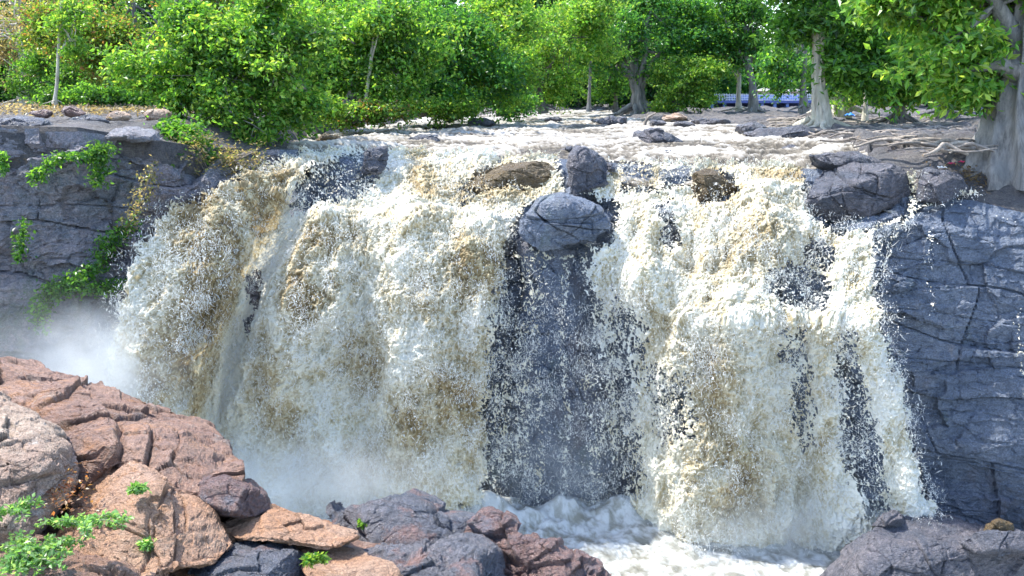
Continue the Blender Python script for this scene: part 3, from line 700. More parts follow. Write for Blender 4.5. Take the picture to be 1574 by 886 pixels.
rock('boulder', 'broad dark slab boulder crowning the bare rock column in mid falls', [(798, 368), (806, 338), (832, 312), (862, 306), (900, 316), (930, 325), (939, 342), (930, 368), (905, 384), (860, 388), (815, 386)], 28.6, 0.9, M['cliff_blue'], group=LIP, seed=9, size=1.3, cuts=5, joints=8, rough=0.5, boxy=0.42, n=(220, 130))
rock('rock_pillar', 'tall bare blue grey rock pillar down the middle of the falls, under the broad slab boulder', [(806, 380), (860, 376), (925, 380), (938, 400), (928, 470), (934, 560), (948, 660), (960, 740), (965, 800), (850, 812), (762, 800), (768, 700), (785, 600), (800, 500), (808, 430)], 29.05, 0.75, M['cliff_blue'], size=1.2, rough=0.45, n=(360, 260), cat='rock pillar', seed=60, boxy=0.45, cuts=8, center=(866, 590))
rock('boulder', 'dark angular rock breaking through the left upper cascade', [(556, 262), (562, 238), (575, 229), (592, 228), (596, 244), (590, 262), (578, 275), (562, 274)], 31.4, 0.5, BL, group=LIP, seed=10, size=0.5, rough=0.6)
rock('boulder', 'wide dark rock mostly under the veil of the left upper cascade', [(448, 300), (480, 266), (540, 240), (575, 246), (572, 290), (540, 318), (490, 332), (452, 332)], 32.2, 0.5, M['cliff_blue'], group=LIP, seed=11, size=0.8, rough=0.6)
rock('boulder', 'brown algae covered hump washed by water near the middle of the lip', [(1062, 300), (1066, 268), (1085, 260), (1115, 262), (1135, 290), (1130, 305), (1100, 312), (1080, 322)], 30.35, 0.6, M['boulder_brown'], group=LIP, seed=12, size=0.9, rough=0.3)
rock('boulder', 'long brown rock under thin water left of the tall pointed boulder', [(700, 300), (735, 262), (780, 248), (840, 252), (860, 268), (840, 292), (770, 298), (712, 316)], 31.5, 0.5, M['boulder_brown'], group=LIP, seed=13, size=0.9, rough=0.35)
rock('boulder', 'low black rock with water heaping over it under the left trees', [(712, 186), (722, 181), (745, 182), (764, 188), (764, 194), (735, 195), (714, 193)], 50, 0.6, BL, group='rocks in the rapids', seed=14, size=0.5, rough=0.4, n=(80, 50))
rock('boulder', 'low dark rock mound in the rapids before the forked tree', [(900, 188), (915, 183), (945, 180), (975, 183), (972, 190), (930, 192)], 52, 0.9, BL, group='rocks in the rapids', seed=15, size=0.8, rough=0.6, n=(100, 50))
rock('boulder', 'long flat dark slab at the water edge below the pale straight tree', [(1135, 212), (1150, 203), (1200, 197), (1240, 196), (1258, 208), (1235, 217), (1180, 218)], 38, 1.3, BL, group='rocks in the rapids', seed=16, size=0.9, rough=0.35, n=(160, 70))
rock('boulder', 'smaller dark slab left of the long flat slab on the right bank', [(1126, 203), (1134, 193), (1160, 189), (1180, 196), (1165, 204), (1135, 207)], 41, 0.9, BL, group='rocks in the rapids', seed=17, size=0.7, rough=0.35, n=(100, 60))
rock('boulder', 'thin dark rock shelf between the two right bank slabs and big block', [(1262, 222), (1300, 218), (1350, 224), (1345, 232), (1300, 232), (1268, 229)], 34.5, 1.0, BL, group='rocks in the rapids', seed=18, size=0.7, rough=0.4, n=(120, 60))
rk_ = [(1370, 212, 48, 11, 37, 'low dark slab among the dry roots, nearest the leaning dark trunk'), (1440, 222, 50, 12, 34, 'broad cracked slab among the dry roots left of the giant trunk'), (1330, 205, 30, 8, 40, 'small grey slab among the dry roots beside the pale straight tree'),
       (1500, 205, 28, 9, 38, 'small pale slab in front of the green panel'), (1090, 189, 40, 6, 52, 'long low grey outcrop on the shore facing the blue platform'), (1040, 181, 26, 5.5, 58, 'pale hump of rock to the right of the forked tree roots'), (1420, 238, 36, 8, 31, 'brown grey slab between dry roots and rounded boulder')]
for i, (x, y, a, b, d, lab) in enumerate(rk_):
    t = np.linspace(0, 2 * np.pi, 11)[:-1]; q = [(x + a * math.cos(v) * (0.85 + 0.15 * math.sin(3 * v + i)), y + b * math.sin(v)) for v in t]
    rock('rock_slab', lab, q, d, a / F * d * 0.6, M['boulder'] if i != 5 else M['rock_pale'], cat='rock', group='slabs on the right bank', seed=20 + i, size=0.8, rough=0.5, n=(100, 50))
wet = [(655, 215, 34, 9, 37, 'dark wet rock veiled by the left rapids below the low black rock'), (505, 214, 26, 6, 36, 'small brown wet rock at the left water edge'), (690, 184, 14, 4, 52, 'tiny dark rock left of the low black rock'), (880, 232, 26, 7, 34, 'flat dark rock just behind the tall pointed boulder'),
       (985, 244, 22, 5, 33.6, 'thin dark rock left of the small smooth boulder'), (1180, 246, 26, 6, 32.5, 'thin brown rock in the shallow right rapids'), (1120, 226, 22, 5, 36, 'small brown wet rock in the rapids right of the jagged boulder'), (1050, 192, 20, 5, 50, 'small dark rock just below the pale hump of rock'), (1010, 190, 14, 5, 50, 'small dark rock by the pale bent dead branch'), (850, 184, 18, 4, 56, 'small low rock in the middle of the far rapids'), (790, 205, 16, 4, 43, 'small brown rock in the middle of the near rapids'), (1215, 232, 22, 5, 33.5, 'small dark rock left of the flat topped dark boulder')]
for i, (x, y, a, b, d, lab) in enumerate(wet):
    t = np.linspace(0, 2 * np.pi, 11)[:-1]; q = [(x + a * math.cos(v) * (0.85 + 0.15 * math.sin(3 * v + i)), y + b * math.sin(v)) for v in t]
    rock('rock', lab, q, d, a / F * d * 0.6, M['boulder_brown'] if 'brown' in lab else BL, cat='rock', group='small rocks in the rapids', seed=70 + i, size=0.5, rough=0.5, n=(80, 50), cuts=6)
ls_ = [(65, 176, 20, 6, 33, M['rock_red'], 'small reddish stone on the left cliff top'), (110, 173, 22, 8, 32, M['rock_red'], 'larger reddish stone on the left cliff top'), (140, 186, 30, 8, 30, M['boulder'], 'grey stone on the left cliff top under the reddish ones'), (180, 180, 22, 9, 31, M['rock_pale'], 'pale lichen stone on the left cliff top'), (240, 178, 30, 10, 32, M['rock_pale'], 'broad pale stone on the left cliff top by the bush'),
       (205, 210, 62, 11, 28, M['cliff_mauve'], 'long level block at the top of the left cliff'), (30, 195, 60, 12, 28, M['boulder'], 'blue grey block at the far left cliff edge')]
for i, (x, y, a, b, d, mt, lab) in enumerate(ls_):
    t = np.linspace(0, 2 * np.pi, 13)[:-1]; q = [(x + a * math.cos(v) * (0.9 + 0.12 * math.sin(2 * v + i)), y + b * math.sin(v)) for v in t]
    rock('rock', lab, q, d, a / F * d * 0.5, mt, cat='rock', group='stones on the left cliff top', seed=30 + i, size=0.5, rough=0.5, n=(100, 50))

NEAR = 'rocks of the near bank'
rock('rock_ledge', 'broken brown bedrock of the near bank', [(-260, 620), (60, 660), (300, 735), (420, 800), (560, 820), (700, 830), (860, 870), (960, 960), (600, 1040), (-260, 1040)], 11.2, 1.6, M['rock_brown'], tilt=(0.0006, -0.011), size=0.9, rough=0.5, n=(420, 200), kind='structure', seed=40, cuts=0, boxy=0.9, back=1.0, center=(300, 900))
rock('rock_slab', 'huge sloping brown slab at the left, its end facing the falls', [(-200, 490), (-60, 535), (0, 548), (60, 566), (150, 590), (215, 603), (270, 623), (315, 645), (332, 675), (350, 700), (372, 735), (376, 752), (330, 756), (290, 748), (250, 728), (200, 712), (120, 760), (-40, 790), (-200, 800)], 13.0, 1.5, M['rock_brown'], tilt=(-0.002, -0.019), size=1.1, rough=0.5, n=(520, 300), cat='rock', group=NEAR, joints=7, seed=41, center=(120, 680), boxy=0.8)
rock('rock', 'orange pink boulder with wrinkled face in the lower left', [(95, 770), (110, 735), (165, 712), (215, 706), (245, 728), (290, 768), (330, 810), (350, 835), (330, 860), (250, 880), (230, 930), (150, 930), (110, 850)], 10.4, 0.9, M['rock_pink'], tilt=(0, -0.012), size=0.7, rough=0.5, n=(360, 220), cat='rock', group=NEAR, joints=7, seed=42)
rock('rock', 'pale lichen spotted rock at the left edge', [(-120, 600), (-10, 612), (50, 640), (95, 690), (104, 740), (80, 800), (30, 850), (-120, 860)], 10.6, 0.8, M['rock_pale'], tilt=(0, -0.012), size=0.7, rough=0.55, n=(300, 200), cat='rock', group=NEAR, joints=7, seed=43)
rock('rock', 'small purple and blue black wet rock at the end of the huge slab', [(288, 745), (305, 733), (345, 729), (385, 744), (405, 762), (413, 782), (390, 794), (340, 795), (300, 775)], 11.0, 0.55, M['rock_red'], tilt=(0, -0.01), size=0.4, rough=0.55, n=(240, 150), cat='rock', group=NEAR, seed=44)
rock('rock', 'flat orange slab in the middle of the near bank', [(340, 812), (365, 790), (420, 781), (480, 792), (545, 818), (552, 836), (520, 846), (440, 836), (370, 835)], 10.6, 0.5, M['rock_orange'], tilt=(0, -0.014), size=0.6, rough=0.4, n=(260, 140), cat='rock', group=NEAR, seed=45)
rock('rock', 'blue grey humped rock right of the flat orange slab', [(470, 792), (535, 784), (575, 776), (610, 764), (636, 763), (662, 778), (690, 797), (730, 806), (720, 840), (640, 862), (560, 850), (530, 820)], 12.2, 0.8, M['rock_slate'], tilt=(0, -0.012), size=0.8, rough=0.4, n=(340, 180), cat='rock', group=NEAR, joints=12, seed=46, cuts=3)
rock('rock', 'dark red jagged rock at the right end of the near bank', [(700, 815), (740, 800), (752, 795), (780, 802), (790, 822), (850, 838), (905, 862), (945, 890), (900, 940), (760, 930), (690, 880)], 11.2, 0.8, M['rock_red'], tilt=(0, -0.012), size=0.5, rough=0.65, n=(340, 200), cat='rock', group=NEAR, joints=12, seed=47)
rock('rock', 'mottled grey and red rock between the humped and the jagged one', [(545, 850), (600, 838), (660, 846), (720, 830), (760, 850), (770, 920), (600, 930), (540, 890)], 10.6, 0.6, M['rock_slate'], tilt=(0, -0.012), size=0.45, rough=0.6, n=(280, 160), cat='rock', group=NEAR, joints=12, seed=48)
rock('rock', 'low dark grey rock under the flat orange slab', [(290, 862), (330, 838), (400, 832), (450, 845), (500, 872), (500, 930), (300, 930)], 9.9, 0.5, M['rock_slate'], tilt=(0, -0.012), size=0.5, rough=0.5, n=(240, 140), cat='rock', group=NEAR, seed=49)
rock('rock', 'orange tongue of rock at the bottom edge of the near bank', [(450, 850), (500, 842), (555, 850), (600, 870), (630, 900), (600, 930), (500, 920), (465, 880)], 9.9, 0.45, M['rock_orange'], tilt=(0, -0.014), size=0.5, rough=0.45, n=(240, 140), cat='rock', group=NEAR, seed=50)
rock('rock', 'loose brown rock under the green plant in the lower left', [(-80, 840), (40, 820), (120, 840), (200, 870), (240, 930), (-80, 960)], 9.3, 0.5, M['rock_brown'], tilt=(0, -0.012), size=0.4, rough=0.7, n=(240, 140), cat='rock', group=NEAR, seed=51)
FR = 'rocks at the foot of the right cliff'
rock('rock', 'dark grey rock mass at the lower right corner beside the pool', [(1195, 900), (1225, 868), (1290, 838), (1330, 808), (1368, 792), (1400, 795), (1470, 806), (1540, 822), (1680, 840), (1680, 960), (1200, 960)], 23.5, 1.6, M['boulder'], tilt=(0, -0.008), size=1.0, rough=0.5, n=(400, 200), cat='rock', group=FR, seed=52, center=(1430, 890))
rock('rock', 'lighter pointed stone on top of the lower right rock mass', [(1340, 808), (1352, 795), (1372, 787), (1392, 793), (1400, 806), (1370, 815)], 23.6, 0.5, M['boulder'], size=0.5, rough=0.5, n=(100, 60), cat='rock', group=FR, seed=53)
rock('rock', 'small rounded olive stone at the right edge above the rock mass', [(1508, 822), (1516, 806), (1536, 800), (1556, 806), (1562, 822), (1535, 828)], 22.6, 0.4, M['boulder_brown'], size=0.5, rough=0.3, n=(100, 60), cat='rock', group=FR, seed=54, cuts=3)
rock('rock', 'flat brownish slab beneath the small olive stone', [(1480, 836), (1500, 820), (1560, 818), (1640, 828), (1640, 850), (1540, 852), (1490, 848)], 22.4, 0.6, M['boulder'], size=0.7, rough=0.4, n=(140, 80), cat='rock', group=FR, seed=55)

# ------------------------------------------------------------------ leaves and trees
GREEN = np.array([(0.08, 0.22, 0.04), (0.12, 0.29, 0.05), (0.045, 0.14, 0.035), (0.18, 0.37, 0.06)])
LIME = np.array([(0.14, 0.32, 0.05), (0.21, 0.39, 0.07), (0.08, 0.22, 0.04), (0.31, 0.45, 0.09)])
DEEP = np.array([(0.07, 0.22, 0.06), (0.10, 0.28, 0.06), (0.045, 0.16, 0.055), (0.17, 0.36, 0.05)])
SHADE = np.array([(0.03, 0.10, 0.035), (0.045, 0.14, 0.04), (0.025, 0.07, 0.03), (0.08, 0.19, 0.04)])  # darker greens for the second row: shade in the gaps put into leaf colour
RUST = np.array([(0.14, 0.26, 0.04), (0.24, 0.28, 0.07), (0.09, 0.20, 0.03), (0.22, 0.32, 0.07), (0.14, 0.26, 0.05), (0.10, 0.24, 0.04), (0.32, 0.18, 0.08)])
DRY = np.array([(0.32, 0.26, 0.17), (0.22, 0.20, 0.11), (0.18, 0.22, 0.09), (0.40, 0.35, 0.24)])
def leaves(name, C, pal, size, parent=None, mat=None, long=1.0, droop=0.5, up=0.5, sd_=1):
    """C: leaf base points (N,3); pal (K,3) colours; one quad each, folded a little"""
    r = np.random.default_rng(sd_); n = len(C)
    d = r.normal(size=(n, 3)); d[:, 2] = d[:, 2] * 0.6 - droop; d /= np.linalg.norm(d, axis=1, keepdims=True)
    nn = r.normal(size=(n, 3)) * 0.7 + np.array([0, 0, up]); s = np.cross(d, nn); s /= np.linalg.norm(s, axis=1, keepdims=True) + 1e-9
    nm = np.cross(s, d)
    L = size * 1.2 * r.uniform(0.6, 1.35, n)[:, None]; Wd = L * 0.27 / long
    V = np.stack([C, C + d * L * 0.5 + s * Wd + nm * L * 0.06, C + d * L - nm * L * 0.1, C + d * L * 0.5 - s * Wd + nm * L * 0.06], 1)
    cl = pal[r.integers(0, len(pal), n)] * r.uniform(0.55, 1.25, (n, 1)) * np.array([1.0, 1.0, 1.0]) * (1 + 0.35 * np.clip(pn(C / 1.3, 33), -1, 1))[:, None]; cl = np.repeat(cl, 4, 0)
    return obj(name, mesh(name, V, np.arange(4 * n).reshape(-1, 4), cols=cl, smooth=False), M['leaf'], parent)
def crown_points(blobs, D, nclump, per, cr, r, thick=1.0):
    """leaf bases in clumps; blobs: (px, row, rx, ry) ellipses at distance D"""
    full = []
    for (bx, by, ba, bb_) in blobs:
        full.append((bx, by, ba * 0.82, bb_ * 0.82))
        for _ in range(5):
            a = r.uniform(0, 2 * np.pi); full.append((bx + ba * 0.95 * math.cos(a), by + bb_ * 0.9 * math.sin(a), ba * r.uniform(.25, .5), bb_ * r.uniform(.2, .45)))
    blobs = full
    area = np.array([b[2] * b[3] for b in blobs], float); pick = r.choice(len(blobs), nclump, p=area / area.sum()); out = []
    B = np.array(blobs, float)[pick]
    v = r.normal(size=(nclump, 3)); v /= np.linalg.norm(v, axis=1, keepdims=True)
    v *= r.random((nclump, 1)) ** 0.5 * (1.08 + 0.75 * pn(v * 1.9 + r.random(3) * 50, 17))[:, None]
    rz = np.minimum(B[:, 2], B[:, 3] * 1.6) / F * D * thick
    C = at(B[:, 0] + v[:, 0] * B[:, 2], B[:, 1] + v[:, 1] * B[:, 3], D + v[:, 2] * rz)
    ax = r.normal(size=(nclump, 1, 3)) * np.array([1, 1, 0.35]) - np.array([0, 0, 0.25]); ax /= np.linalg.norm(ax, axis=-1, keepdims=True)
    gap = pn(C / (D * 0.035) + r.random(3) * 9, 19) < -0.16; C[gap] = C[np.nonzero(~gap)[0][r.integers(0, (~gap).sum(), gap.sum())]] + r.normal(size=(gap.sum(), 3)) * cr * 0.8
    q = r.normal(size=(nclump, per, 3)) * cr * np.array([0.62, 0.62, 0.40]) * r.uniform(0.5, 1.3, (nclump, 1, 1))
    q = q + ax * (r.normal(size=(nclump, per, 1)) * cr * 1.15)
    P = (C[:, None] + q).reshape(-1, 3)
    return P, C
def limb(s, a, b, r0, r1, r, seed, sag=0.3, n=10, k=8):
    a = np.array(a, float); b = np.array(b, float); t = np.linspace(0, 1, n)[:, None]
    L = np.linalg.norm(b - a); wob = np.stack([pn(np.stack([t[:, 0] * 2.2 + seed, t[:, 0] * 0 + i * 3.1 + seed * 0.7, t[:, 0] * 0], -1), 7) for i in range(3)], -1) * L * 0.10 * np.sin(t * np.pi)
    p = a + (b - a) * t + wob + np.array([0, 0, 1]) * sag * np.sin(t * np.pi)
    s.tube(p, np.linspace(r0, r1, n), k, 0.15, seed % 40); return p
def tree(label, px, row, D, wpx, top, blobs, pal, mat, leaf=0.2, nclump=160, per=60, cr=0.45, lean=0, roots=5, rootlen=1.6, flare=1.9, limbs=6, seed=0, forks=None, group=None, name='tree', cat='tree', lobes=0, droop=.5, long=1.0, thick=1.0, trk='trunk', kdetail=16):
    """trunk foot at pixel (px,row), wpx pixels thick, going up to row `top`"""
    r = np.random.default_rng(100 + seed)
    base = at(px, row, D); wr = wpx / F * D / 2
    e = empty(name, base, label, cat, group)
    tp = at(px + lean, top, D); s = Soup()
    n = 26; t = np.linspace(0, 1, n); H = tp[2] - base[2]
    p = base + (tp - base) * t[:, None]; p[:, 0] += wr * 0.9 * pn(np.stack([t * 2.5 + seed, t * 0, t * 0 + 2], -1), 3); p[0, 2] -= 0.3
    rr = wr * (1 - 0.35 * t) * (1 + (flare - 1) * np.exp(-t * H / (wr * 2.2)))
    s.tube(p, rr, kdetail, 0.16 if not lobes else 0.4, seed % 30, lobes)
    for k in range(roots):
        a = 2 * np.pi * (k + r.random() * 0.6) / roots; L = rootlen * r.uniform(0.6, 1.3); m = 12; tt = np.linspace(0, 1, m)
        q = base + np.stack([np.cos(a) * (wr * 0.6 + L * tt) + 0.12 * L * np.sin(tt * 5 + k), np.sin(a) * (wr * 0.6 + L * tt) * 0.8, wr * 1.5 * (1 - tt) ** 3 + 0.04 - 0.12 * tt], -1)
        s.tube(q, wr * (0.42 - 0.34 * tt), 7, 0.2, k + seed % 9)
    tgt = []
    P, C = crown_points(blobs, D, nclump, per, cr, r, thick)
    fk = forks or []
    for (fx, fy, gx, gy, w0) in fk:
        limb(s, at(fx, fy, D), at(gx, gy, D - 0.5 + r.random()), w0 / F * D / 2, w0 / F * D / 5, r, seed * 7 + int(fx), 0.1)
    for k in range(limbs):
        i = int(r.integers(8, n - 1)); c = C[r.integers(0, len(C))]; limb(s, p[i], c, rr[i] * 0.55, 0.03, r, seed * 11 + k, 0.3)
    if limbs > 2:
        for k in range(limbs * 3):
            i = int(r.integers(6, n)); c = C[r.integers(0, len(C))]; limb(s, p[i] * 0.3 + C[r.integers(0, len(C))] * 0.7, c, rr[i] * 0.16 + 0.02, 0.015, r, seed * 13 + k, 0.1, 7, 5)
    s.build(trk, M[mat], e)
    if nclump > 1: leaves('crown', P, pal, leaf, e, sd_=seed, droop=droop, long=long)
    return e

BANK = 'trees along the far bank'
tree('pale bare trunked tree with thin brown foliage at the far left', 36, 158, 60, 11, -60, [(30, 40, 70, 55), (60, 100, 60, 35), (-40, 80, 60, 60)], DRY, 'bark_pale', 0.16, 200, 45, 0.5, lean=-10, seed=1, group=BANK, limbs=12, flare=2.2)
tree('short dark leaning tree behind the left cliff top', 130, 155, 58, 12, 60, [(110, 110, 60, 42), (170, 125, 60, 35), (60, 135, 40, 20)], GREEN, 'bark_dark', 0.18, 200, 60, 0.5, lean=-25, seed=2, group=BANK)
tree('tree with rusty and olive leaves above the left cliff', 205, 158, 52, 9, -40, [(150, 30, 85, 55), (210, 90, 70, 50), (100, 60, 60, 50)], RUST, 'bark_dark', 0.18, 300, 60, 0.5, seed=3, group=BANK)
tree('reddish leaved tree rising behind the bright bank bush', 320, 150, 46, 10, -40, [(325, 30, 40, 60), (300, 85, 45, 35), (270, 40, 50, 45)], np.concatenate([RUST, GREEN]), 'bark_dark', 0.17, 220, 55, 0.42, seed=4, group=BANK)
tree('bright green leafy tree leaning over the left end of the falls', 392, 218, 33.5, 8, 90, [(380, 95, 90, 60), (300, 125, 60, 38), (235, 100, 50, 36), (445, 100, 60, 55), (395, 190, 30, 26), (330, 170, 50, 26), (460, 160, 40, 25), (410, 30, 70, 40), (290, 60, 40, 40)], np.concatenate([LIME, GREEN, LIME]), 'bark_grey', 0.17, 560, 60, 0.30, lean=-15, seed=5, group=BANK, roots=6, rootlen=1.0, limbs=14)
tree('thin grey stemmed sapling at the water edge beside the bright green tree', 368, 226, 32.5, 4, 130, [(350, 175, 34, 26), (380, 210, 22, 16)], LIME, 'bark_grey', 0.15, 60, 45, 0.26, lean=-22, seed=6, group=BANK, limbs=4)
tree('tree with a pale stem seen high above a rooty foot', 466, 156, 44, 26, 105, [(470, 60, 70, 60), (430, 20, 60, 40), (500, 110, 40, 30)], np.concatenate([LIME, GREEN]), 'bark_pale', 0.18, 300, 60, 0.42, lean=-6, seed=7, group=BANK, lobes=9, flare=1.4, roots=8, forks=[(464, 110, 460, -30, 7)])
tree('tree with a leaning brown trunk left of the mid bank', 532, 176, 43, 14, 75, [(560, 50, 70, 60), (620, 90, 60, 55), (540, 120, 40, 35)], np.concatenate([LIME, GREEN]), 'bark_grey', 0.18, 330, 60, 0.42, lean=30, seed=8, group=BANK, forks=[(560, 80, 600, 10, 7), (552, 95, 520, 30, 5)])
tree('dense deep green tree in the mid of the far bank', 640, 172, 50, 14, 60, [(650, 50, 90, 65), (700, 110, 80, 48), (620, 140, 55, 28)], DEEP, 'bark_dark', 0.2, 400, 60, 0.5, seed=9, group=BANK)
tree('lime leaved tree hanging low over the rapids', 700, 172, 52, 13, 70, [(730, 80, 75, 55), (680, 140, 60, 25), (770, 130, 50, 30), (800, 30, 60, 40)], LIME, 'bark_dark', 0.19, 400, 60, 0.45, seed=10, group=BANK)
tree('tree with dark curved bare branches before lime foliage', 835, 168, 62, 9, 110, [(850, 60, 75, 55), (840, 130, 55, 26), (900, 30, 60, 40)], LIME, 'bark_dark', 0.2, 330, 60, 0.5, lean=-18, seed=11, group=BANK, forks=[(818, 108, 862, 60, 6), (862, 60, 905, 58, 4), (862, 60, 842, 30, 4), (818, 108, 790, 70, 4)])
tree('small round dark shrub like tree at the waterline in mid bank', 770, 172, 57, 8, 120, [(770, 150, 45, 20), (715, 160, 40, 12)], DEEP, 'bark_dark', 0.17, 120, 50, 0.4, seed=12, group=BANK)
tree('great forked tree with grey trunk in the middle of the far bank', 986, 176, 72, 20, 118, [(960, 40, 90, 50), (1030, 60, 60, 50), (900, 90, 50, 35), (1000, 5, 80, 30)], DEEP, 'bark_grey', 0.24, 360, 60, 0.55, lean=-12, seed=13, group=BANK, flare=1.7, lobes=7, roots=8, rootlen=3, forks=[(975, 122, 915, 60, 12), (915, 60, 900, -20, 7), (976, 120, 985, 40, 10), (985, 60, 1010, -10, 7), (974, 118, 945, 20, 8), (915, 62, 870, 40, 5)], kdetail=40)
tree('thin dark tree standing left of the great forked tree', 946, 170, 82, 6, 60, [(930, 110, 45, 32), (880, 130, 50, 25), (940, 70, 40, 30)], GREEN, 'bark_dark', 0.24, 160, 60, 0.6, seed=14, group=BANK)
tree('bright low bush like tree right of the great forked tree', 1040, 172, 70, 7, 130, [(1050, 130, 45, 32), (1075, 105, 35, 28), (1030, 160, 30, 12)], LIME, 'bark_dark', 0.2, 220, 65, 0.42, seed=15, group=BANK)
tree('slender pale tree left of the pair before the blue platform', 1136, 170, 74, 7, 20, [(1100, 40, 60, 40), (1080, 80, 35, 28)], GREEN, 'bark_pale', 0.26, 150, 50, 0.55, seed=16, group=BANK, long=1.3)
tree('grey tree with a dark hollow at its foot before the blue platform', 1160, 172, 72, 12, 40, [(1150, 15, 60, 30), (1120, 60, 40, 22), (1150, 90, 30, 16)], DEEP, 'bark_grey', 0.26, 170, 50, 0.5, lean=-14, seed=17, group=BANK)
tree('pinkish grey tree at the right end of the blue platform', 1236, 168, 66, 10, 0, [(1215, 95, 34, 22), (1240, 10, 50, 30), (1200, 125, 26, 12)], DEEP, 'bark_grey', 0.24, 120, 50, 0.5, seed=18, group=BANK, forks=[(1236, 55, 1190, 50, 4), (1234, 122, 1195, 125, 3)])
tree('pale straight fluted tree rising out of dry roots', 1261, 200, 41, 21, -60, [(1290, 30, 80, 45), (1200, -60, 120, 60), (1320, 90, 50, 30), (1340, 125, 36, 14)], GREEN, 'bark_pale', 0.28, 420, 40, 0.45, lean=-6, seed=19, group=BANK, limbs=2, lobes=8, flare=1.8, roots=12, rootlen=2.4, long=1.3, kdetail=48)
tree('vine clad pale stump like tree behind the straight fluted tree', 1290, 172, 50, 26, 120, [(1320, 130, 40, 22), (1290, 95, 30, 22)], GREEN, 'bark_pale', 0.22, 100, 50, 0.4, seed=20, group=BANK, lobes=9, flare=1.3, kdetail=40)
tree('dark leaning tree with a knotty foot on the right bank', 1380, 188, 46, 14, 90, [(1380, 60, 80, 50), (1440, 100, 60, 40), (1340, 118, 50, 24), (1410, 135, 50, 16)], LIME, 'bark_dark', 0.28, 380, 44, 0.45, lean=-6, seed=21, group=BANK, long=1.3, roots=8)
tree('big leaved tree filling the top right', 1450, 176, 52, 12, -20, [(1470, 40, 80, 50), (1400, 20, 70, 40), (1500, 110, 50, 40)], LIME, 'bark_dark', 0.28, 330, 44, 0.5, seed=22, group=BANK, long=1.3)
# the giant trunk at the right edge
tree('giant buttressed grey tree at the right edge of the bank', 1576, 268, 29.3, 74, -120, [(1530, -40, 120, 40), (1460, 70, 60, 50), (1430, 0, 80, 35), (1490, 130, 40, 24)], LIME, 'bark_grey', 0.26, 420, 40, 0.35, lean=22, seed=23, group=BANK, flare=2.5, lobes=11, roots=14, rootlen=1.5, long=1.3, kdetail=90, limbs=3)
# overhanging sprays in the top right, from trees whose trunks stand farther right
for i, (x, y, D_, w_, lean_, lab) in enumerate([(560, 172, 42, 6, 26, 'slim pale sapling leaning right beside the leaning brown trunk'), (612, 170, 46, 5, -12, 'slim pale sapling before the dense deep green tree'), (432, 168, 36, 5, 10, 'slim pale sapling before the rooty foot'), (255, 172, 34, 5, 18, 'slim dark sapling on the left cliff top behind the broad pale stone'),
        (905, 166, 70, 5, 8, 'slim dark sapling before the curved bare branches'), (1330, 176, 44, 6, 8, 'slim pale sapling right of the vine clad stump'), (84, 158, 44, 5, 14, 'slim pale sapling between pale bare trunk and short leaning tree')]):
    tree(lab, x, y, D_, w_, -30, [(x + lean_, 25, 34, 22), (x + lean_ * 1.5, 70, 22, 12)], GREEN if i % 2 else LIME, 'bark_pale' if 'pale sapling' in lab else 'bark_grey', 0.17, 50, 40, 0.35, lean=lean_, seed=80 + i, group='slim saplings along the bank', limbs=6, roots=3, rootlen=.5, name='sapling')
# second row: taller trees behind, filling the wall of green
bk = [(-60, 'far left'), (60, 'left'), (180, 'left'), (300, 'left'), (420, ''), (540, ''), (660, ''), (770, ''), (880, ''), (1010, ''), (1110, ''), (1330, ''), (1420, ''), (1520, ''), (1640, '')]
bl = ['tall dark tree behind the pale bare trunk', 'tall dark tree behind the short leaning one', 'tall shaded tree behind the rusty leaves', 'tall shaded tree behind the reddish crown', 'tall shaded tree behind the bright bank tree', 'tall shaded tree behind the rooty foot', 'tall shaded tree behind the dense deep green one', 'tall shaded tree behind the low lime crown',
      'tall shaded tree behind the curved bare branches', 'tall shaded tree behind the great forked tree', 'tall shaded tree behind the slender pale one', 'tall shaded tree behind the vine clad stump', 'tall shaded tree behind the dark leaning trunk', 'tall shaded tree behind the big leaved one', 'tall shaded tree beyond the giant trunk']
for i, ((x, _), lab) in enumerate(zip(bk, bl)):
    hi = x in (1110,)
    bb = [(x, 60, 85, 60), (x + 20, 125, 80, 34), (x - 30, 0, 80, 40)] if not hi else [(x - 50, 70, 40, 60), (x - 30, 120, 40, 30)]
    if x == 1330: bb = [(1340, 60, 70, 55), (1370, 120, 60, 30), (1350, 0, 80, 40)]
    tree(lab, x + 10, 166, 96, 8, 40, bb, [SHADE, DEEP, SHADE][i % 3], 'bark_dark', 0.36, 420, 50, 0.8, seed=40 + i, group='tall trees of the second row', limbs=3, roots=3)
def wood():
    r = np.random.default_rng(5); pts = []
    for x in np.arange(-700, 2300, 12):
        ntop = 40
        for D in (118,):
            y = r.uniform(8 if not 1130 < x < 1250 else 75, 172, ntop) if not (1455 < x < 1500) else r.uniform(60, 172, ntop)
            pts.append(at(x + r.uniform(-8, 8, ntop), y, D + r.uniform(-6, 10, ntop)))
    C = np.concatenate(pts); P = (C[:, None] + r.normal(size=(len(C), 14, 3)) * 0.9).reshape(-1, 3)
    o = leaves('woods', P, DEEP, 0.8, sd_=9); tag(o, 'far wood closing the view beyond the river', kind='stuff')
wood()

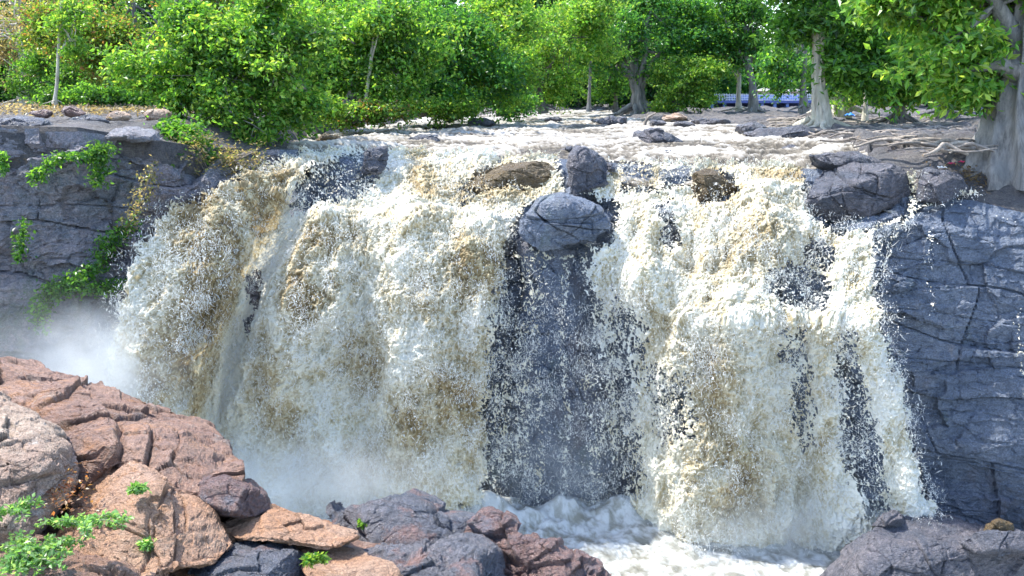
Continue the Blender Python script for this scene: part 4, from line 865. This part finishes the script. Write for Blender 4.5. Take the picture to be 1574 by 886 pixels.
# low bank bushes, creepers, tufts
def bush(name, label, cat, blobs, D, pal, leaf, ncl, per, cr, seed, group=None, stems=8, foot=None, droop=.3, long=1.0, dmat='bark_dark'):
    r = np.random.default_rng(300 + seed); P, C = crown_points(blobs, D, ncl, per, cr, r)
    bx, by = foot or (blobs[0][0], blobs[0][1] + blobs[0][3]); base = at(bx, by, D)
    e = empty(name, base, label, cat, group); s = Soup()
    for k in range(stems):
        c = C[r.integers(0, len(C))]; limb(s, base + r.normal(size=3) * 0.1 * np.array([1, 1, 0]), c, 0.03 * D / 30, 0.008 * D / 30, r, seed * 9 + k, 0.05, 8, 5)
    s.build('stem', M[dmat], e); leaves('foliage', P, pal, leaf, e, sd_=seed + 60, droop=droop, long=long); return e
BU = 'bushes along the left bank'
bush('bush', 'low green bush at the water edge below the rooty tree foot', 'bush', [(470, 172, 40, 16), (430, 165, 30, 14)], 38, LIME, 0.16, 90, 50, 0.25, 1, BU)
bush('bush', 'low bush with dead leaves beneath the leaning brown trunk', 'bush', [(540, 178, 40, 12), (590, 172, 30, 12)], 41, np.concatenate([RUST, GREEN]), 0.15, 90, 50, 0.25, 2, BU)
bush('bush', 'yellow green bush touching the rapids under the lime tree', 'bush', [(640, 168, 40, 12), (690, 166, 40, 10)], 48, LIME, 0.17, 90, 50, 0.3, 3, BU)
bush('bush', 'dark green bush hanging over the left cliff corner', 'bush', [(295, 232, 30, 18), (270, 205, 28, 14)], 30.5, GREEN, 0.15, 90, 45, 0.22, 4, BU)
bush('bush', 'dry twiggy brown bush on the bank just left of the falls', 'bush', [(320, 235, 40, 34), (290, 262, 34, 24), (360, 240, 26, 26)], 30.3, DRY, 0.12, 90, 26, 0.28, 5, BU, stems=90, dmat='dead_wood', long=1.5)
bush('bush', 'dark bush behind the pale stones on the left cliff top', 'bush', [(120, 150, 60, 12), (200, 150, 60, 12)], 45, GREEN, 0.16, 140, 50, 0.3, 6, BU)
CR = 'creepers on the left cliff'
def creeper(label, path, w_, seed, pal=GREEN, n=700, leaf=0.12):
    r = np.random.default_rng(seed); pa = np.array(path, float); L = np.r_[0, np.cumsum(np.hypot(*np.diff(pa, axis=0).T))]
    t = r.random(n) * L[-1]; x = np.interp(t, L, pa[:, 0]) + r.normal(0, w_, n); y = np.interp(t, L, pa[:, 1]) + r.normal(0, w_ * 0.7, n)
    D = cliffD(x, y) - 0.45 - r.random(n) * 0.35; P = at(x, y, D)
    b = at(*pa[0], float(cliffD(*pa[0])) - 0.4); e = empty('creeper', b, label, 'creeper', CR)
    s = Soup(); q = at(np.interp(np.linspace(0, L[-1], 16), L, pa[:, 0]), np.interp(np.linspace(0, L[-1], 16), L, pa[:, 1]), 0 + cliffD(np.interp(np.linspace(0, L[-1], 16), L, pa[:, 0]), np.interp(np.linspace(0, L[-1], 16), L, pa[:, 1])) - 0.5)
    s.tube(q, 0.018, 5); s.build('stem', M['dead_wood'], e); leaves('foliage', P, pal, leaf, e, sd_=seed, droop=0.6, up=0.2)
creeper('green creeper along the upper crack of the left cliff', [(175, 228), (130, 238), (90, 242), (60, 262), (55, 278)], 7, 401)
creeper('short green creeper hanging down from the top of the upper crack', [(150, 222), (155, 250), (150, 282)], 8, 402, n=500)
creeper('long green creeper slanting down the middle of the left cliff', [(200, 345), (165, 375), (150, 410), (110, 432), (70, 445), (60, 480), (66, 505)], 10, 403, n=1500)
creeper('green creeper growing on the ledge low on the left cliff', [(190, 435), (150, 445), (110, 440), (80, 452)], 8, 404, n=800)
creeper('tiny creeper at the far left edge of the cliff', [(2, 235), (4, 262)], 4, 405, n=200)
creeper('small creeper tuft on the left of the cliff at mid height', [(40, 340), (30, 370), (28, 400)], 6, 406, n=260)
creeper('grey dry creeper stems beside the dry twiggy bush', [(235, 250), (225, 290), (205, 330), (190, 360)], 9, 407, pal=DRY, n=420, leaf=0.10)

# the fern like plant and tufts among the near rocks
def fern(label, px, row, D, L, n, seed, pal):
    r = np.random.default_rng(seed); b = at(px, row, D); e = empty('fern_plant' if n > 6 else 'grass_tuft', b, label, 'plant', 'small plants among the near rocks')
    s = Soup(); pts = []
    for k in range(n):
        a = 2 * np.pi * r.random(); l = L * r.uniform(0.5, 1.1); t = np.linspace(0, 1, 12)
        q = b + np.stack([np.cos(a) * l * t, np.sin(a) * l * t * 0.6 - 0.05, l * (0.85 * t - 0.75 * t * t) + 0.02], -1); s.tube(q, 0.004, 4)
        q2 = q[3:]; pts.append(np.repeat(q2, 6, 0) + r.normal(size=(len(q2) * 6, 3)) * 0.018)
    s.build('stem', M['dead_wood'], e); leaves('foliage', np.concatenate(pts), pal, 0.055 * max(1, L * 1.5), e, sd_=seed, droop=0.1)
FERN = np.array([(0.20, 0.40, 0.14), (0.30, 0.48, 0.22), (0.14, 0.30, 0.10)])
FP = [(70, 850, 8.6, .55, 16, 'bright green ferny plant at the bottom left'), (130, 812, 9.0, .5, 11, 'bright green ferny plant spreading over the orange pink boulder foot'), (12, 790, 9.0, .4, 9, 'bright green ferny plant at the very left edge'), (40, 870, 8.4, .4, 12, 'lowest bright green ferny plant in the left corner'),
      (212, 752, 9.9, .12, 8, 'tiny green plant on the top of the orange pink boulder'), (232, 838, 9.5, .10, 8, 'tiny green plant in a crack of the orange pink boulder'), (485, 862, 9.4, .12, 8, 'yellow green tuft on the orange tongue of rock'), (560, 806, 11.3, .12, 8, 'green tuft in the crack of the blue grey humped rock')]
for i, (x, y, d, L, n, lab) in enumerate(FP): fern(lab, x, y, d, L, n, 500 + i, FERN if i < 6 else LIME)
def litter(name, label, area, D, n, pal, sz, seed, tilt=0.0):
    r = np.random.default_rng(seed); x = r.normal(area[0], area[2], n); y = r.normal(area[1], area[3], n)
    P = at(x, y, D + tilt * (y - area[1]) - r.random(n) * 0.15); o = leaves(name, P, pal, sz, sd_=seed, droop=0, up=2); tag(o, label, kind='stuff')
litter('leaf_litter', 'dry brown leaves caught between the near rocks', (95, 752, 22, 22), 10.0, 260, np.array([(0.26, 0.11, 0.06), (0.18, 0.10, 0.06), (0.32, 0.20, 0.12)]), 0.05, 601, -0.012)

# dry roots over the right bank
def roots():
    r = np.random.default_rng(77); s = Soup()
    for k in range(420):
        x = r.uniform(1180, 1490); y = 186 + (x - 1180) / 360 * r.uniform(-6, 46) + r.uniform(-6, 14); D = np.clip(2.0 * F / max(y - 141, 20) * 0.9, 27, 60)
        b = at(x, y, D); b[2] = max(b[2], 0.15); L = r.uniform(0.8, 3.2); m = 12; t = np.linspace(-0.5, 0.5, m); a = r.normal(0, 0.25)
        q = b + np.stack([L * t, L * t * math.sin(a) + 0.15 * np.sin(t * 9 + k), 0.10 + 0.10 * np.sin(t * 6 + k * 1.7) - 0.25 * np.abs(t)], -1)
        s.tube(q, 0.05 * r.uniform(0.5, 1.6) * (1 - np.abs(t)), 6, 0.2, k % 7)
    o = s.build('roots', M['dead_wood']); tag(o, 'tangle of dry grey roots over the right bank', kind='stuff')
roots()
litter('leaf_litter', 'dry brown leaf litter on the right bank before the giant trunk', (1500, 270, 40, 9), 28.9, 350, np.array([(0.20, 0.14, 0.10), (0.17, 0.13, 0.10), (0.28, 0.23, 0.19)]), 0.12, 602, -0.03)
litter('leaf_litter', 'dry straw coloured leaf litter on the left bank', (110, 166, 110, 4), 42, 2200, np.array([(0.22, 0.18, 0.15), (0.18, 0.14, 0.11), (0.27, 0.23, 0.20)]), 0.16, 603, -0.9)

# ------------------------------------------------------------------ platform with railing, far right
def platform():
    D = 92; a = at(1092, 170, D); b = at(1252, 170, D); zt = at(1100, 155, D)[2]; z0 = at(1100, 173, D)[2] - 0.5; L = b[0] - a[0]; cx = (a[0] + b[0]) / 2
    e = empty('viewing_platform', (cx, D, z0), 'long blue riverside platform on piers with a white railing', 'platform')
    Soup().box((cx, D + 1.5, zt - 0.12), (L, 3.4, 0.24)).build('deck', M['blue_wall'], e, False)
    Soup().box((cx, D + 3.0, (z0 + zt) / 2 - 0.1), (L, 0.2, zt - z0 - 0.25)).build('back_wall', M['blue_wall'], e, False)
    for k in range(9): Soup().box((a[0] + 0.2 + (L - 0.4) * k / 8, D + 0.3, (z0 + zt) / 2 - 0.13), (0.28, 0.4, zt - z0 - 0.26)).build('pier', M['blue_pale'], e, False)
    s = Soup(); h = at(1100, 144, D)[2] - zt
    for z in (0.12, 0.45, 0.8): s.box((cx, D - 0.05, zt + h * z), (L, 0.04, 0.05))
    for k in range(64): s.box((a[0] + L * k / 63, D - 0.09, zt + h * 0.5), (0.05, 0.03, h * (1 if k % 2 else 0.9)))
    s.build('railing', M['rail'], e, False)
    Soup().box((cx, D + 2.85, zt + h * 0.42), (L - 0.2, 0.06, h * 0.7)).build('parapet', M['blue_pale'], e, False)
platform()
def hut(label, x0, x1, y0, y1, D):
    a = at(x0, y1, D); b = at(x1, y0, D); W_ = b[0] - a[0]; H = b[2] - a[2]; cx = (a[0] + b[0]) / 2; e = empty('shed', (cx, D, a[2]), label, 'shed', 'low buildings far beyond the river')
    Soup().box((cx, D + 1.5, a[2] + H * 0.4), (W_, 3, H * 0.8)).build('wall', M['cream'], e, False)
    s = Soup(); V = np.array([[a[0] - .3, D - .3, a[2] + H * .8], [b[0] + .3, D - .3, a[2] + H * .8], [b[0] + .3, D + 3.3, a[2] + H * .8], [a[0] - .3, D + 3.3, a[2] + H * .8], [cx - W_ * .2, D + 1.5, a[2] + H * 1.05], [cx + W_ * .2, D + 1.5, a[2] + H * 1.05]])
    for f in ([0, 1, 5, 4], [2, 3, 4, 5], [1, 2, 5, 5], [3, 0, 4, 4]): pass
    me = bpy.data.meshes.new('roof'); me.from_pydata([tuple(v) for v in V], [], [(0, 1, 5, 4), (2, 3, 4, 5), (1, 2, 5), (3, 0, 4), (3, 2, 1, 0)]); obj('roof', me, M['roof'], e)
    Soup().box((cx, D - 0.02, a[2] + H * 0.35), (W_ * 0.18, 0.06, H * 0.6)).build('door', M['dark_rail'], e, False)
hut('small cream shed seen over the railing between two trunks', 1172, 1196, 136, 156, 104)
hut('pale shed under dark roof just right of the thin lamp post', 1218, 1240, 137, 157, 104)
D = 98; b = at(1214, 157, D); e = empty('lamp_post', b, 'thin white lamp post rising behind the white railing', 'lamp post'); t_ = at(1214, 126, D)
Soup().tube([b, t_], 0.07, 8).build('pole', M['rail'], e); Soup().box(t_ + np.array([0.2, 0, 0.05]), (0.6, 0.25, 0.14)).build('lamp_head', M['rail'], e, False)
D = 58; a = at(1436, 184, D); b = at(1512, 184, D); e = empty('fence', (a + b) / 2, 'low dark blue rail fence left of the green panel', 'fence'); L = b[0] - a[0]
for k in range(7): Soup().box((a[0] + L * k / 6, D, a[2] + 0.35), (0.08, 0.08, 0.95)).build('post', M['dark_rail'], e, False)
s = Soup()
for z in (0.15, 0.42, 0.72): s.box(((a[0] + b[0]) / 2, D - 0.07, a[2] + z), (L, 0.05, 0.09))
s.build('rail', M['dark_rail'], e, False)
D = 57; a = at(1506, 186, D); b = at(1527, 169, D); e = empty('sign_panel', (a[0], D, a[2]), 'plain green panel in a dark frame near the giant trunk', 'panel')
Soup().box(((a[0] + b[0]) / 2, D, (a[2] + b[2]) / 2 + .08), (b[0] - a[0], 0.05, (b[2] - a[2]) * .7)).build('panel', M['green_panel'], e, False)
for x in (a[0] - .04, b[0] + .04): Soup().box((x, D, (a[2] + b[2]) / 2 - 0.1), (0.07, 0.09, b[2] - a[2] + .35)).build('post', M['dark_rail'], e, False)

def cloth(label, px, row, D, w_, mat, seed):
    n = 16; u, v = np.meshgrid(np.linspace(-1, 1, n), np.linspace(-1, 1, n)); c = at(px, row, D); P = np.stack([u * w_, v * w_ * 0.7, 0 * u], -1)
    P[..., 2] = 0.35 * w_ * (1 - u * u) * (1 - v * v) + 0.45 * w_ * pn(P / w_ * 1.8 + seed, 8); P[..., 0] += 0.2 * w_ * pn(P / w_ * 2 + seed * 3, 9)
    o = obj('cloth_scrap', mesh('cloth_scrap', P, gridfaces(n, n)), M[mat]); o.location = c; tag(o, label, 'cloth', 'rubbish left on the banks')
cloth('crumpled red cloth at the foot of the giant trunk', 1462, 252, 29.5, 0.12, 'red_cloth', 1); cloth('crumpled pink red rag just right of the other by the trunk', 1478, 249, 29.5, 0.09, 'red_cloth', 2)
cloth('blue plastic scrap among roots behind the straight fluted tree', 1306, 177, 44, 0.22, 'blue_cloth', 3); cloth('white plastic scrap beside the red cloth', 1448, 258, 29.2, 0.14, 'white_cloth', 4)
# dead branches caught on rocks
def stick(label, pts, D, r0, cat='branch'):
    s = Soup(); p = at([q[0] for q in pts], [q[1] for q in pts], D); t = np.linspace(0, len(pts) - 1, 20); q = np.stack([np.interp(t, range(len(pts)), p[:, i]) for i in range(3)], -1)
    c = q[0].copy(); s.tube(q - c, np.linspace(r0, r0 * .4, 20), 7, 0.2, 3); o = s.build('dead_branch', M['dead_wood']); o.location = c; tag(o, label, cat, 'dead branches')
stick('pale bent dead branch standing before the forked tree', [(990, 197), (992, 188), (997, 180), (1008, 174)], 53, 0.12)
stick('dark curved dead branch in the rapids below the low black rock', [(722, 205), (735, 208), (745, 216)], 40, 0.05)
stick('thin dead twig standing at the right of the dark jagged boulder', [(1070, 238), (1074, 225), (1077, 212)], 34.5, 0.03)
stick('pale dead log lying on the bank under the leaning brown trunk', [(600, 182), (615, 176), (625, 170)], 44, 0.10)

# ------------------------------------------------------------------ mist over the plunge pool
def mist(label, px, row, D, rx, ry, rz, dens, seed):
    m, nt = new_mat('mist'); g = NB(nt); tc = g.n('ShaderNodeTexCoord'); ln = g.n('ShaderNodeVectorMath', operation='LENGTH'); g.l(tc.outputs['Object'], ln.inputs[0])
    f = g.ramp(ln.outputs['Value'], [(0.0, 1.0), (0.35, 0.62), (0.7, 0.17), (1.0, 0.0)])
    n = g.ramp(g.noise(0.9, 3, 0.6), [(0.35, 0.25), (0.65, 1.0)])
    a = g.n('ShaderNodeMath', operation='MULTIPLY'); g.l(f, a.inputs[0]); g.l(n, a.inputs[1])
    b = g.n('ShaderNodeMath', operation='MULTIPLY'); g.l(a.outputs[0], b.inputs[0]); b.inputs[1].default_value = dens
    v = g.n('ShaderNodeVolumePrincipled'); v.inputs['Color'].default_value = (0.95, 0.98, 1, 1); v.inputs['Anisotropy'].default_value = 0.2; g.l(b.outputs[0], v.inputs['Density'])
    o_ = g.n('ShaderNodeOutputMaterial'); g.l(v.outputs[0], o_.inputs['Volume'])
    th = np.linspace(0, 2 * np.pi, 32, endpoint=False); ph = np.linspace(0.01, np.pi - 0.01, 18)[:, None]
    V = np.stack([np.sin(ph) * np.cos(th), np.sin(ph) * np.sin(th), np.cos(ph) + 0 * th], -1)
    o = obj('mist', mesh('mist', V, gridfaces(18, 32, wrap=True)), m); c = at(px, row, D); o.location = c; o.scale = (rx / F * D, rz, ry / F * D); tag(o, label, kind='stuff')
mist('bright puff of mist at the foot of the left stream', 165, 580, 25.6, 150, 130, 1.8, 4.0, 1)
mist('thick mist at the foot of the middle cascade', 450, 745, 25.8, 300, 110, 1.8, 1.2, 2)
mist('mist rising where the right cascade meets the pool', 1210, 800, 25.6, 260, 90, 1.6, 1.0, 3)
mist('thin mist hanging before the lower left cliff', 60, 560, 24.6, 300, 150, 1.6, 0.30, 4)
mist('thin bluish mist in the dark gap of the falls', 850, 730, 27.2, 190, 150, 1.3, 0.22, 5)
cy.volume_step_rate = 4.0; cy.volume_max_steps = 64
